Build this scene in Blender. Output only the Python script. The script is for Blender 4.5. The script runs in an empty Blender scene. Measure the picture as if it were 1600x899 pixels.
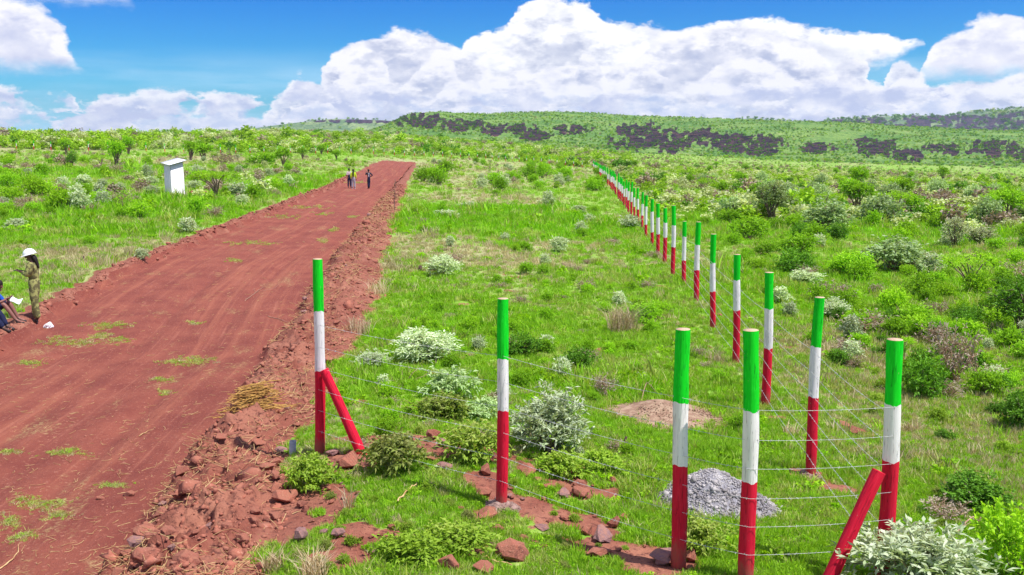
import bpy, bmesh, math, random
import numpy as np
from mathutils import Vector, Matrix, Euler
C = bpy.context.scene.collection
R = math.radians
# ------------------------------------------------------------------ camera
F = 1500.0; CX, CY = 800.0, 449.5          # focal length and centre in photograph pixels
PITCH = math.atan((449.5 - 225.0) / F)
CAM = np.array([0.0, 0.0, 4.3])
cd = bpy.data.cameras.new('camera'); cam = bpy.data.objects.new('camera', cd); C.objects.link(cam)
cam.location = CAM; cam.rotation_euler = (math.pi / 2 - PITCH, 0, 0)
cd.lens = 36.0 * F / 1600.0; cd.sensor_width = 36.0; cd.clip_start = 0.1; cd.clip_end = 30000
bpy.context.scene.camera = cam
vs = bpy.context.scene.view_settings
bpy.context.scene.display_settings.display_device = 'sRGB'
vs.view_transform = 'Standard'; vs.look = 'None'; vs.exposure = 0.56; vs.gamma = 1.0
cy = bpy.context.scene.cycles
cy.max_bounces = 6; cy.diffuse_bounces = 3; cy.glossy_bounces = 2; cy.transmission_bounces = 4; cy.transparent_max_bounces = 6
cy.use_denoising = True
# ------------------------------------------------------------------ node helpers
class NT:
    def __init__(s, tree): s.t = tree; s.n = tree.nodes; s.l = tree.links
    def node(s, typ, **kw):
        n = s.n.new(typ)
        for k, v in kw.items(): setattr(n, k, v)
        return n
    def put(s, sock, v):
        if isinstance(v, bpy.types.NodeSocket): s.l.new(v, sock)
        elif v is not None: sock.default_value = v
    def m(s, op, a, b=None, c=None, clamp=False):
        n = s.node('ShaderNodeMath', operation=op, use_clamp=clamp)
        s.put(n.inputs[0], a)
        if b is not None: s.put(n.inputs[1], b)
        if c is not None: s.put(n.inputs[2], c)
        return n.outputs[0]
    def sstep(s, x, a, b, lo=0.0, hi=1.0):
        n = s.node('ShaderNodeMapRange', interpolation_type='SMOOTHSTEP')
        s.put(n.inputs[0], x); s.put(n.inputs[1], a); s.put(n.inputs[2], b); s.put(n.inputs[3], lo); s.put(n.inputs[4], hi)
        return n.outputs[0]
    def lin(s, x, a, b, lo=0.0, hi=1.0):
        n = s.node('ShaderNodeMapRange'); s.put(n.inputs[0], x); s.put(n.inputs[1], a); s.put(n.inputs[2], b); s.put(n.inputs[3], lo); s.put(n.inputs[4], hi)
        return n.outputs[0]
    def mix(s, f, a, b, blend='MIX'):
        n = s.node('ShaderNodeMix', data_type='RGBA', blend_type=blend)
        s.put(n.inputs[0], f)
        s.put(n.inputs[6], (*a, 1) if isinstance(a, tuple) and len(a) == 3 else a)
        s.put(n.inputs[7], (*b, 1) if isinstance(b, tuple) and len(b) == 3 else b)
        return n.outputs[2]
    def noise(s, vec, scale, detail=4, rough=0.5, color=False, dims='3D', dist=0.0):
        n = s.node('ShaderNodeTexNoise', noise_dimensions=dims)
        if vec is not None: s.l.new(vec, n.inputs['Vector'])
        s.put(n.inputs['Scale'], scale); n.inputs['Detail'].default_value = detail; n.inputs['Roughness'].default_value = rough
        n.inputs['Distortion'].default_value = dist
        return n.outputs[1] if color else n.outputs[0]
    def vm(s, op, a, b=None):
        n = s.node('ShaderNodeVectorMath', operation=op); s.put(n.inputs[0], a)
        if b is not None: s.put(n.inputs[3] if op == 'SCALE' else n.inputs[1], b)
        return n.outputs[0]
    def xyz(s, v):
        n = s.node('ShaderNodeSeparateXYZ'); s.l.new(v, n.inputs[0]); return n.outputs
    def comb(s, x, y, z):
        n = s.node('ShaderNodeCombineXYZ'); s.put(n.inputs[0], x); s.put(n.inputs[1], y); s.put(n.inputs[2], z); return n.outputs[0]
    def curve(s, x, pts):
        n = s.node('ShaderNodeFloatCurve'); c = n.mapping.curves[0]
        c.points[0].location = pts[0]; c.points[1].location = pts[-1]
        for p in pts[1:-1]: c.points.new(*p)
        n.mapping.update(); s.put(n.inputs[1], x); return n.outputs[0]
    def attr(s, name, typ='GEOMETRY', out=2):
        n = s.node('ShaderNodeAttribute', attribute_name=name, attribute_type=typ); return n.outputs[out]
# ------------------------------------------------------------------ world: sky with cumulus
SUN_EL, SUN_AZ = R(62), R(112)             # azimuth clockwise from +Y (the view direction)
world = bpy.data.worlds.new('World'); bpy.context.scene.world = world; world.use_nodes = True
W = NT(world.node_tree)
for n in list(W.n): W.n.remove(n)
out = W.node('ShaderNodeOutputWorld'); bg = W.node('ShaderNodeBackground'); W.l.new(bg.outputs[0], out.inputs[0])
sky = W.node('ShaderNodeTexSky', sky_type='NISHITA'); sky.sun_disc = False
sky.sun_elevation = SUN_EL; sky.sun_rotation = SUN_AZ; sky.air_density = 1.0; sky.dust_density = 0.3; sky.ozone_density = 2.0
tc = W.node('ShaderNodeTexCoord'); D = tc.outputs['Generated']
dx, dy, dz = W.xyz(D)
hs = W.node('ShaderNodeHueSaturation'); hs.inputs['Hue'].default_value = 0.512; hs.inputs['Saturation'].default_value = 1.85; hs.inputs['Value'].default_value = 1.15
W.l.new(sky.outputs[0], hs.inputs['Color'])
AZ = W.m('MULTIPLY', W.m('ARCTAN2', dx, dy), 1500.0)          # screen-like units, but a true sky direction
EL = W.m('MULTIPLY', W.m('ARCSINE', dz), 1500.0)
def px_el(y): return 225.0 - y
def px_az(x): return x - 800.0
stretch = W.comb(W.m('MULTIPLY', dx, 1.0), W.m('MULTIPLY', dy, 1.0), W.m('MULTIPLY', dz, 2.0))
def offs(k): return W.vm('ADD', stretch, (k * 1.7, k * 2.3, k * 0.9))
def warp(k, sc, amp, detail=6, rough=0.62):
    c = W.noise(offs(k), sc, detail, rough, True); r, g, b = W.xyz(c)
    return W.m('MULTIPLY', W.m('SUBTRACT', r, 0.5), amp), W.m('MULTIPLY', W.m('SUBTRACT', g, 0.5), amp), b
def topcurve(A, pts):
    t = W.m('DIVIDE', W.m('ADD', A, 1100.0), 2200.0, clamp=True)
    f = [(max(0, min(1, (px_az(x) + 1100) / 2200.0)), max(0.0, px_el(y) / 300.0)) for x, y in pts]
    f = [(0.0, f[0][1])] + f + [(1.0, f[-1][1])]
    return W.m('MULTIPLY', W.curve(t, f), 300.0)
SKYB = 2.0     # brightness that cloud white must reach before the background strength
base = W.mix(1.0, hs.outputs[0], (.15, .64, .98), 'MULTIPLY')
# pale veil low over the horizon, thin streaks
stre = W.comb(W.m('MULTIPLY', dx, 1.0), W.m('MULTIPLY', dy, 1.0), W.m('MULTIPLY', dz, 9.0))
veil = W.noise(stre, 3.2, 6, 0.6)
veilm = W.m('MULTIPLY', W.sstep(veil, 0.40, 0.66), W.m('MULTIPLY', W.sstep(EL, 150.0, 70.0), 0.75))
hz = W.m('MULTIPLY', W.sstep(EL, 130.0, -10.0), 0.6)
CW = 8.9        # cloud white radiance (times the background strength)
# unseen cumulus overhead continuing the cloudy sky, added to whiten the fill light
up_ = W.noise(W.vm('MULTIPLY', D, (1, 1, 1.4)), 2.6, 7, 0.58); upb = W.noise(W.vm('MULTIPLY', D, (1, 1, 1.4)), 7.0, 5, 0.6)
base = W.mix(W.m('MULTIPLY', W.sstep(up_, 0.47, 0.56), W.sstep(EL, 330.0, 470.0)), base, W.mix(W.sstep(upb, .35, .65), (5.2, 5.5, 7.0), (8.2, 8.1, 8.3)))
col = W.mix(hz, base, (2.6, 5.6, 8.8))
col = W.mix(veilm, col, (4.4, 6.9, 9.0))
cbill = W.noise(offs(11), 46.0, 6, 0.6)
def layer(col, k, pts, sc, amp, depth, bottom=None, grey=(4.3, 4.7, 6.3), white=(CW * 1.02, CW, CW * 1.04), soft=8.0, opa=1.0, carve=None, fade=0.9, bot=None):
    wx, wy, wb = warp(k, sc, amp)
    A = W.m('ADD', AZ, wx); E = W.m('ADD', EL, wy)
    wx2, wy2, _ = warp(k + 5, sc * 3.4, amp * 0.34, 5, 0.6)
    A = W.m('ADD', A, wx2); E = W.m('ADD', E, wy2)
    wx3, wy3, _ = warp(k + 9, sc * 9.0, amp * 0.16, 3, 0.6)
    A = W.m('ADD', A, wx3); E = W.m('ADD', E, wy3)
    d = W.m('SUBTRACT', topcurve(A, pts), E)                 # >0 inside, pixels below the top
    a = W.sstep(d, 0.0, soft)
    if carve:
        n = W.noise(offs(k + 21), carve[0], 6, 0.6)
        a = W.m('MULTIPLY', a, W.sstep(n, carve[1], carve[1] + carve[2]))
    if bot:
        a = W.m('MULTIPLY', a, W.sstep(W.m('SUBTRACT', E, topcurve(A, bot)), -8.0, 10.0))
    if bottom is not None:
        a = W.m('MULTIPLY', a, W.sstep(W.m('SUBTRACT', E, W.m('MULTIPLY', wb, 30.0)), px_el(bottom) - 22, px_el(bottom) + 10))
    s = W.sstep(W.m('ADD', d, W.m('MULTIPLY', W.m('SUBTRACT', cbill, 0.5), depth * 2.6)), depth * 0.15, depth, 1.0, 1.0 - fade)
    q = offs(k + 31); n2 = W.noise(q, sc * 1.5, 5, 0.55); n3 = W.noise(W.vm('ADD', q, (.010, -.004, .020)), sc * 1.5, 5, 0.55)
    s = W.m('ADD', W.m('MULTIPLY', s, 0.80), W.m('ADD', W.m('MULTIPLY', W.m('SUBTRACT', n2, n3), 2.2), 0.22), clamp=True)
    cc = W.mix(s, grey, white)
    if opa < 1: a = W.m('MULTIPLY', a, opa)
    return W.mix(a, col, cc)
# far bright anvil and towers
col = layer(col, 1, [(-300, 205), (300, 205), (480, 175), (530, 120), (600, 100), (700, 105), (735, 70), (790, 52), (815, 22), (860, 5), (900, 8), (945, 44), (1000, 52), (1060, 56), (1150, 44), (1250, 58), (1340, 72), (1392, 82), (1400, 92), (1412, 175), (1440, 185), (1500, 150), (1700, 150), (1900, 120)],
            13, 52, 120, fade=0.9, bot=[(-900, 225), (1180, 225), (1250, 180), (1300, 128), (1350, 108), (1400, 88), (1900, 80)], white=(CW * 1.06, CW * 1.05, CW * 1.07))
# blue hole under the anvil is left by a second curve: mid clouds
col = layer(col, 2, [(-300, 190), (380, 200), (500, 150), (530, 95), (560, 75), (600, 60), (650, 48), (690, 62), (740, 92), (800, 118), (880, 105), (960, 100), (1040, 62), (1120, 52), (1190, 62), (1260, 96), (1300, 130), (1380, 146), (1440, 140), (1600, 132), (1900, 120)],
            15, 46, 60, fade=0.95, grey=(4.4, 4.8, 6.5))
import itertools
def heap_row(x0, x1, y, dy, w, seed):
    r_ = random.Random(seed); x = x0; P_ = []
    while x < x1:
        ww = w * r_.uniform(.6, 1.5); pk = y - dy * r_.uniform(.2, 1.0); P_ += [(x, y + dy * .25), (x + ww * .3, pk + dy * .2), (x + ww * .5, pk), (x + ww * .75, pk + dy * .22)]; x += ww
    return P_
col = layer(col, 12, [(-900, 215), (430, 215), (500, 160)] + heap_row(530, 1250, 122, 44, 120, 3) + [(1270, 150), (1340, 165), (1440, 158)] + heap_row(1480, 1900, 135, 30, 110, 4), 16, 38, 52, fade=1.0, grey=(4.5, 4.9, 6.6), opa=.95)
col = layer(col, 14, [(-900, 205), (380, 205)] + heap_row(440, 1900, 152, 28, 90, 5), 22, 30, 34, fade=1.0, grey=(4.7, 5.2, 6.9), opa=.95)
col = layer(col, 16, heap_row(-900, 470, 172, 26, 58, 8) + [(500, 185), (1900, 215)], 26, 30, 20, carve=(11.0, 0.47, 0.07), fade=.95, grey=(4.6, 5.4, 7.6), opa=.9)
# right-hand cloud
col = layer(col, 3, [(1330, 225), (1392, 120), (1412, 78), (1450, 62), (1480, 52), (1530, 66), (1570, 74), (1650, 80), (1750, 60), (1900, 90)],
            15, 40, 46, bottom=138, fade=0.9, grey=(5.9, 6.1, 7.6))
# left-hand clouds
col = layer(col, 4, [(-700, 60), (-200, 20), (0, 26), (70, 22), (120, 34), (152, 60), (172, 100), (200, 150), (250, 225)], 12, 50, 60, bottom=128, fade=0.75, soft=16, grey=(5.2, 5.5, 7.4))
col = layer(col, 6, [(-700, -90), (0, -30), (100, -30), (200, -22), (232, 2), (262, 40), (300, 225)], 12, 44, 60, bottom=30, fade=0.8, soft=16, grey=(5.6, 5.9, 7.6))
# low rows of small cumulus
col = layer(col, 7, [(-900, 150), (0, 150), (60, 140), (120, 150), (200, 160), (280, 140), (350, 146), (430, 150), (500, 112), (560, 130), (700, 140), (850, 128), (1000, 140), (1200, 130), (1400, 142), (1600, 130), (1900, 140)],
            22, 40, 22, carve=(15.0, 0.45, 0.06), fade=0.95, grey=(5.0, 5.4, 7.4), opa=0.95)
col = layer(col, 8, [(-900, 172), (0, 170), (200, 172), (400, 165), (600, 160), (800, 165), (1000, 160), (1250, 165), (1600, 158), (1900, 165)],
            38, 34, 13, carve=(22.0, 0.47, 0.05), fade=0.9, grey=(5.6, 6.2, 8.0), opa=0.95)
W.l.new(col, bg.inputs[0]); bg.inputs[1].default_value = 0.083
world.cycles.sampling_method = 'MANUAL'; world.cycles.sample_map_resolution = 256
# ------------------------------------------------------------------ sun
sd = bpy.data.lights.new('sun', 'SUN'); sd.energy = 4.5; sd.angle = R(0.53); sd.color = (1.0, 0.965, 0.91)
so = bpy.data.objects.new('sun', sd); C.objects.link(so)
sv = Vector((math.cos(SUN_EL) * math.sin(SUN_AZ), math.cos(SUN_EL) * math.cos(SUN_AZ), math.sin(SUN_EL)))
so.rotation_euler = sv.to_track_quat('Z', 'Y').to_euler(); so.location = (30, -10, 60)
# ------------------------------------------------------------------ object helpers
def tag(o, label=None, cat=None, group=None, kind=None):
    if label: o['label'] = label
    if cat: o['category'] = cat
    if group: o['group'] = group
    if kind: o['kind'] = kind
    return o
def empty(name, loc, label, cat, group=None, rz=0.0):
    o = bpy.data.objects.new(name, None); C.objects.link(o); o.location = loc; o.rotation_euler = (0, 0, rz)
    o.empty_display_size = 0.1
    return tag(o, label, cat, group)
def mesh_np(name, V, faces, mat=None, attrs=None, smooth=False):
    """faces: array (n,3) or (n,4) or list of such arrays"""
    V = np.asarray(V, dtype=np.float32)
    if not isinstance(faces, list): faces = [faces]
    faces = [np.asarray(f, dtype=np.int32) for f in faces if len(f)]
    me = bpy.data.meshes.new(name)
    me.vertices.add(len(V)); me.vertices.foreach_set('co', V.ravel())
    nl = sum(f.size for f in faces); npol = sum(len(f) for f in faces)
    me.loops.add(nl); me.loops.foreach_set('vertex_index', np.concatenate([f.ravel() for f in faces]))
    tot = np.concatenate([np.full(len(f), f.shape[1], np.int32) for f in faces])
    st = np.concatenate([[0], np.cumsum(tot)[:-1]]).astype(np.int32)
    me.polygons.add(npol); me.polygons.foreach_set('loop_start', st); me.polygons.foreach_set('loop_total', tot)
    if smooth: me.polygons.foreach_set('use_smooth', np.ones(npol, bool))
    if attrs:
        for k, a in attrs.items():
            a = np.asarray(a, np.float32)
            if a.ndim == 1:
                at = me.attributes.new(k, 'FLOAT', 'POINT'); at.data.foreach_set('value', a)
            else:
                at = me.attributes.new(k, 'FLOAT_VECTOR', 'POINT'); at.data.foreach_set('vector', a.ravel())
    me.update(calc_edges=True)
    if mat: me.materials.append(mat)
    return me
def link(name, me, parent=None, loc=(0, 0, 0), rot=(0, 0, 0), scale=None):
    o = bpy.data.objects.new(name, me); C.objects.link(o); o.location = loc; o.rotation_euler = rot
    if scale is not None: o.scale = (scale,) * 3 if np.isscalar(scale) else scale
    if parent: o.parent = parent
    return o
class MB:
    """collects pieces of mesh"""
    def __init__(s): s.V = []; s.Fq = []; s.Ft = []; s.n = 0; s.A = []
    def add(s, V, q=None, t=None, a=0.0):
        V = np.asarray(V, float); s.V.append(V)
        if q is not None and len(q): s.Fq.append(np.asarray(q) + s.n)
        if t is not None and len(t): s.Ft.append(np.asarray(t) + s.n)
        s.A.append(np.broadcast_to(np.asarray(a, float), (len(V),))); s.n += len(V)
    def tube(s, P, rad, k=6, cap=True, a=0.0):
        P = np.asarray(P, float); n = len(P); rad = np.broadcast_to(np.asarray(rad, float), (n,))
        T = np.gradient(P, axis=0); T /= np.linalg.norm(T, axis=1)[:, None] + 1e-9
        ref = np.array([0, 0, 1.0]) if abs(T[:, 2]).mean() < 0.85 else np.array([1.0, 0, 0])
        U = np.cross(T, ref); U /= np.linalg.norm(U, axis=1)[:, None] + 1e-9; Vv = np.cross(U, T)
        th = np.linspace(0, 2 * np.pi, k, endpoint=False)
        ring = P[:, None] + rad[:, None, None] * (np.cos(th)[None, :, None] * U[:, None] + np.sin(th)[None, :, None] * Vv[:, None])
        V = ring.reshape(-1, 3); i = np.arange(n - 1)[:, None] * k; j = np.arange(k)[None]; j2 = (j + 1) % k
        q = np.stack([i + j, i + k + j, i + k + j2, i + j2], -1).reshape(-1, 4)
        if cap:
            V = np.vstack([V, P[0], P[-1]]); c0 = n * k; jj = np.arange(k)
            t = np.vstack([np.stack([np.full(k, c0), jj, (jj + 1) % k], 1), np.stack([np.full(k, c0 + 1), (n - 1) * k + (jj + 1) % k, (n - 1) * k + jj], 1)])
            s.add(V, q, t, a)
        else: s.add(V, q, None, a)
    def box(s, cx, cy, cz, sx, sy, sz, M=None):
        v = np.array([[x, y, z] for z in (-.5, .5) for y in (-.5, .5) for x in (-.5, .5)]) * (sx, sy, sz) + (cx, cy, cz)
        if M is not None: v = (np.array(M.to_3x3()) @ v.T).T + np.array(M.translation)
        s.add(v, [[0, 2, 3, 1], [4, 5, 7, 6], [0, 1, 5, 4], [2, 6, 7, 3], [0, 4, 6, 2], [1, 3, 7, 5]])
    def mesh(s, name, mat, smooth=False):
        V = np.vstack(s.V); fs = []
        if s.Fq: fs.append(np.vstack(s.Fq))
        if s.Ft: fs.append(np.vstack(s.Ft))
        return mesh_np(name, V, fs, mat, {'tint': np.concatenate(s.A)}, smooth)
    def build(s, name, mat, parent=None, smooth=False, **kw): return link(name, s.mesh(name, mat, smooth), parent, **kw)
# ------------------------------------------------------------------ noise
def _h(ix, iy, seed):
    h = (ix.astype(np.int64) * 374761393 + iy.astype(np.int64) * 668265263 + seed * 1442695041) & 0xFFFFFFFF
    h = ((h ^ (h >> 13)) * 1274126177) & 0xFFFFFFFF
    return ((h ^ (h >> 16)) & 0xFFFFFF) / float(0xFFFFFF)
def vnoise(x, y, seed=0):
    x = np.asarray(x, float); y = np.asarray(y, float)
    ix = np.floor(x); iy = np.floor(y); fx = x - ix; fy = y - iy
    fx = fx * fx * (3 - 2 * fx); fy = fy * fy * (3 - 2 * fy)
    a = _h(ix, iy, seed); b = _h(ix + 1, iy, seed); c = _h(ix, iy + 1, seed); d = _h(ix + 1, iy + 1, seed)
    return (a + (b - a) * fx) * (1 - fy) + (c + (d - c) * fx) * fy
def fbm(x, y, seed=0, o=4, g=0.5):
    s = 0; a = 1.0; t = 0
    for i in range(o):
        s = s + a * vnoise(x * 2 ** i + 17.3 * i, y * 2 ** i - 9.1 * i, seed + i); t += a; a *= g
    return s / t
# ------------------------------------------------------------------ terrain
AZC = [-35, -20, -10, -3, 5, 14, 28, 40]
RC = [4, 8, 11, 16, 24, 36, 60, 100, 160, 240, 320, 450, 700]
TB = np.array([[4.0, 3.9, 3.7, 3.8, 3.85, 3.8, 3.8, 3.8],
 [4.1, 4.0, 3.6, 3.75, 3.85, 3.8, 3.9, 4.0], [4.15, 4.05, 3.55, 3.75, 3.9, 4.0, 4.15, 4.2],
 [4.2, 4.15, 3.85, 3.95, 4.1, 4.25, 4.35, 4.4], [4.1, 4.2, 4.1, 4.15, 4.25, 4.4, 4.5, 4.6],
 [3.8, 4.0, 4.1, 4.2, 4.45, 4.6, 4.8, 5], [3.2, 3.3, 3.85, 4.2, 4.7, 5.0, 5.3, 5.5],
 [2.6, 2.7, 3.6, 4.2, 5.0, 5.5, 6, 6.3], [2.1, 2.3, 3.4, 4.2, 5.7, 6.3, 7, 7.5],
 [1.6, 1.8, 3.3, 4.6, 6.6, 7.4, 8.4, 9], [-0.6, -.4, 0.8, 4.3, 7.1, 8.8, 10.5, 11],
 [-3.4, -3.0, -4.6, 1, 7, 10.5, 14, 15], [-4, -4.5, -8, -2.5, 6, 14, 20, 21]])
ga = np.linspace(-35, 40, 151); gr = np.linspace(math.log(4), math.log(700), 200)
t1 = np.array([np.interp(ga, AZC, row) for row in TB])
GT = np.array([np.interp(gr, np.log(RC), t1[:, j]) for j in range(len(ga))]).T
for _ in range(10):
    p = np.pad(GT, ((2, 2), (3, 3)), 'edge')
    GT = sum(p[2 + i:2 + i + GT.shape[0], 3:-3] for i in (-2, -1, 0, 1, 2)) / 5
    p = np.pad(GT, ((2, 2), (3, 3)), 'edge')
    GT = sum(p[2:-2, 3 + i:3 + i + GT.shape[1]] for i in (-3, -1, 0, 1, 3)) / 5
def H0(X, Y):
    r = np.hypot(X, Y); az = np.degrees(np.arctan2(X, Y))
    az = np.where(np.abs(az) > 90, np.sign(az) * (180 - np.abs(az)), az)
    u = np.clip((az + 35) / 75, 0, 1) * (len(ga) - 1.001); v = np.clip((np.log(np.maximum(r, 4)) - gr[0]) / (gr[-1] - gr[0]), 0, 1) * (len(gr) - 1.001)
    i = v.astype(int); j = u.astype(int); fi = v - i; fj = u - j
    d = (GT[i, j] * (1 - fj) + GT[i, j + 1] * fj) * (1 - fi) + (GT[i + 1, j] * (1 - fj) + GT[i + 1, j + 1] * fj) * fi
    d = np.where(Y < 0, d * 0 + np.interp(r, [0, 40, 300, 3000], [3.95, 4.3, 6, 12]) * np.clip(-Y / 8, 0, 1) + d * (1 - np.clip(-Y / 8, 0, 1)), d)
    return CAM[2] - d
def rays(x, y):
    x = np.asarray(x, float); y = np.asarray(y, float)
    a = (x - CX) / F; b = -(y - CY) / F; c, s = math.cos(PITCH), math.sin(PITCH)
    return np.stack([a, c + b * s, -s + b * c], -1)
def hit(x, y, fn=None):
    fn = fn or H; d = rays(x, y); sh = d.shape[:-1]; d = d.reshape(-1, 3)
    ts = np.exp(np.linspace(math.log(5), math.log(900), 260))
    P = CAM + d[:, None] * ts[None, :, None]
    below = P[..., 2] < fn(P[..., 0], P[..., 1])
    k = np.where(below.any(1), below.argmax(1), len(ts) - 1); k = np.maximum(k, 1)
    lo = ts[k - 1]; hi = ts[k]
    for _ in range(14):
        m = (lo + hi) / 2; Q = CAM + d * m[:, None]; b = Q[:, 2] < fn(Q[:, 0], Q[:, 1])
        hi = np.where(b, m, hi); lo = np.where(b, lo, m)
    Q = CAM + d * hi[:, None]
    return Q.reshape(sh + (3,))
def topx(P):
    P = np.asarray(P, float) - CAM; c, s = math.cos(PITCH), math.sin(PITCH)
    z = P[..., 1] * c - P[..., 2] * s; y = P[..., 1] * s + P[..., 2] * c
    return np.stack([CX + F * P[..., 0] / z, CY - F * y / z, z], -1)
def ss(x, a, b):
    t = np.clip((x - a) / (b - a), 0, 1); return t * t * (3 - 2 * t)
# road edges (photograph pixels -> ground)
_L = hit(*np.array([(0, 540), (60, 503), (130, 457), (230, 405), (330, 366), (430, 328), (515, 293), (560, 272), (592, 254), (600, 250)]).T, fn=H0)
_Rr = hit(*np.array([(170, 899), (240, 800), (312, 700), (385, 600), (450, 505), (520, 405), (583, 330), (608, 300), (630, 275), (650, 250)]).T, fn=H0)
LY = np.concatenate([[-60, 5], _L[:, 1]]); LX = np.concatenate([[_L[0, 0] - 0.05 * (-60 - _L[0, 1]) * -1 + 2, _L[0, 0] + 0.9], _L[:, 0]])
LX[0] = _L[0, 0] + 3.0
RY = np.concatenate([[-60], _Rr[:, 1]]); RX = np.concatenate([[_Rr[0, 0] + 4.0], _Rr[:, 0]])
_o = np.argsort(LY); LY, LX = LY[_o], LX[_o]; _o = np.argsort(RY); RY, RX = RY[_o], RX[_o]
ROAD_END = 214.0
def xls(Y): return np.interp(Y, LY, LX)
def xrs(Y): return np.interp(Y, RY, RX)
def xl(Y): return np.interp(Y, LY, LX) + 0.35 * (fbm(Y * 0.5, Y * 0 + 3, 5, 3) - .5) + 0.25 * (vnoise(Y * 2.5, Y * 0, 8) - .5)
def xr(Y): return np.interp(Y, RY, RX) + 0.35 * (fbm(Y * 0.5, Y * 0 + 9, 6, 3) - .5) + 0.2 * (vnoise(Y * 2.7, Y * 0, 9) - .5)
def wb(Y): return np.interp(Y, [0, 9, 12, 24, 36, 60, 100, 214], [1.55, 1.55, 1.35, 1.85, 1.8, 1.45, 1.1, .7]) + 0.6 * (fbm(Y * 0.7, Y * 0 + 1, 15, 3) - .5)
def inroad(X, Y):
    """road coordinate t (0 left, 1 right), metres beyond the right edge, along-road mask"""
    a = xl(Y); b = xr(Y); return (X - a) / (b - a), X - b, a - X, (Y < ROAD_END).astype(float)
PILES = []          # (x, y, rx, ry, height) mounds
def H(X, Y, road=False):
    X = np.asarray(X, float); Y = np.asarray(Y, float)
    h = H0(X, Y); r = np.hypot(X, Y)
    t, dr, dl, on = inroad(X, Y)
    inside = on * ss(t, -0.02, 0.03) * (1 - ss(t, 0.97, 1.02))
    bump = 0.16 * (fbm(X * .35, Y * .35, 21, 3) - .5) + 0.05 * (fbm(X * 2.2, Y * 2.2, 22, 2) - .5) + .022 * (fbm(X * 9, Y * 9, 23, 2) - .5)
    bump = bump + ss(r, 60, 250) * 1.2 * (fbm(X * .03, Y * .03, 24, 3) - .5)
    h = h + bump * (1 - inside)
    # road bed: cut slightly, with ruts
    rut = 0
    wd = xrs(Y) - xls(Y); c = (X - xls(Y)) / wd
    for q, w_, dpt in ((.22, .16, .035), (.44, .16, .05), (.58, .2, .03), (.72, .16, .045)):
        rut = rut - dpt * np.exp(-((c - q - .02 * np.sin(Y * .06)) * wd / w_ / 1.3) ** 2)
    wv = .012 * (fbm(X * 3, Y * .5, 31, 3) - .5) + 0.03 * (fbm(X * 1.5, Y * .5, 33, 2) - .5) + 0.012 * (fbm(X * 8, Y * 6, 32, 2) - .5)
    h = h + inside * (-0.16 + rut * (.5 + fbm(Y * .3, Y * 0, 35, 2)) + wv)
    # left bank crumbles
    bank = on * np.exp(-((dl - .25) / .22) ** 2)
    h = h + bank * (.10 + .16 * (fbm(X * 3.5, Y * 3.5, 41, 3) - .35))
    # spoil berm along the right edge
    w = wb(Y); s = np.clip(dr / w, 0, 1)
    prof = np.where((dr > 0) & (dr < w), np.sin(np.pi * s ** 0.75), 0) * on
    nb = fbm(X * 1.1, Y * 1.1, 51, 3); nf = fbm(X * 4.2, Y * 4.2, 52, 3); nc = np.abs(fbm(X * 9, Y * 9, 53, 2) - .5)
    h = h + prof * (.17 + .34 * (nb - .4) + .34 * (nf - .5) + .3 * (nc - .1))
    for (px_, py_, rx_, ry_, ph) in PILES:
        q = ((X - px_) / rx_) ** 2 + ((Y - py_) / ry_) ** 2
        h = h + ph * np.clip(1 - q, 0, 1) ** 1.3 * (1 + .5 * (fbm(X * 3, Y * 3, 61, 3) - .5))
    return h
def soil_patch(x, y, rx, ry, strength=1.0):
    P = hit(x, y, H0); z = topx(P)[2]; dr = z / F * rx
    P2 = hit(x, y - ry, H0); return (P[0], P[1], dr, abs(P2[1] - P[1]), strength * .93)
SOIL = [soil_patch(*a) for a in [(560, 720, 80, 22), (640, 690, 90, 16), (690, 705, 60, 22), (560, 845, 60, 20), (800, 800, 100, 35), (860, 820, 120, 40), (900, 760, 90, 22),
        (1000, 875, 130, 28), (1058, 885, 60, 24), (1265, 745, 50, 22), (1300, 760, 60, 14), (700, 860, 90, 25), (480, 790, 90, 50), (530, 880, 80, 30), (840, 745, 50, 14),
        (320, 302, 26, 7), (1330, 670, 40, 12, .5), (1380, 700, 40, 12, .6), (1450, 480, 40, 6, .5), (1590, 730, 40, 30, .5), (770, 760, 60, 22), (60, 224, 40, 5), (950, 740, 60, 14, .6), (250, 675, 10, 8, .1)]]
_P = hit(320, 302, H0); PILES.append((_P[0], _P[1], 1.3, .9, .3))
_P = hit(60, 228, H0); PILES.append((_P[0], _P[1], 9, 3, 1.0))
DRY = [soil_patch(*a) for a in [(760, 262, 220, 12, .55), (760, 312, 130, 9, 1), (700, 380, 100, 14, .8), (880, 385, 120, 12, .8), (800, 410, 110, 10, .9), (760, 395, 80, 16, .8), (250, 400, 260, 40, .55),
        (180, 350, 150, 12, .5), (90, 450, 120, 50, .5), (330, 250, 120, 10, .8), (600, 420, 30, 60, .5), (740, 280, 80, 12, .6), (1350, 560, 90, 22, .4), (980, 500, 30, 18, .8), (60, 230, 180, 14, .7), (1120, 270, 300, 8, .35), (960, 340, 40, 8, .6)]]
LUSH = [soil_patch(*a) for a in [(840, 345, 180, 26, 1), (1120, 350, 100, 22, .6), (1400, 350, 200, 18, .7), (1300, 450, 300, 40, .5), (220, 330, 180, 30, .9), (130, 270, 120, 12, .8), (450, 290, 80, 20, .6), (620, 350, 50, 40, .5), (1000, 620, 300, 40, .4), (700, 500, 150, 40, .4)]]
def blobs(X, Y, L):
    m = np.zeros_like(X)
    for (a, b, rx, ry, s) in L: m = np.maximum(m, s * np.clip(1.25 - ((X - a) / rx) ** 2 - ((Y - b) / ry) ** 2, 0, 1))
    return m
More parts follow.
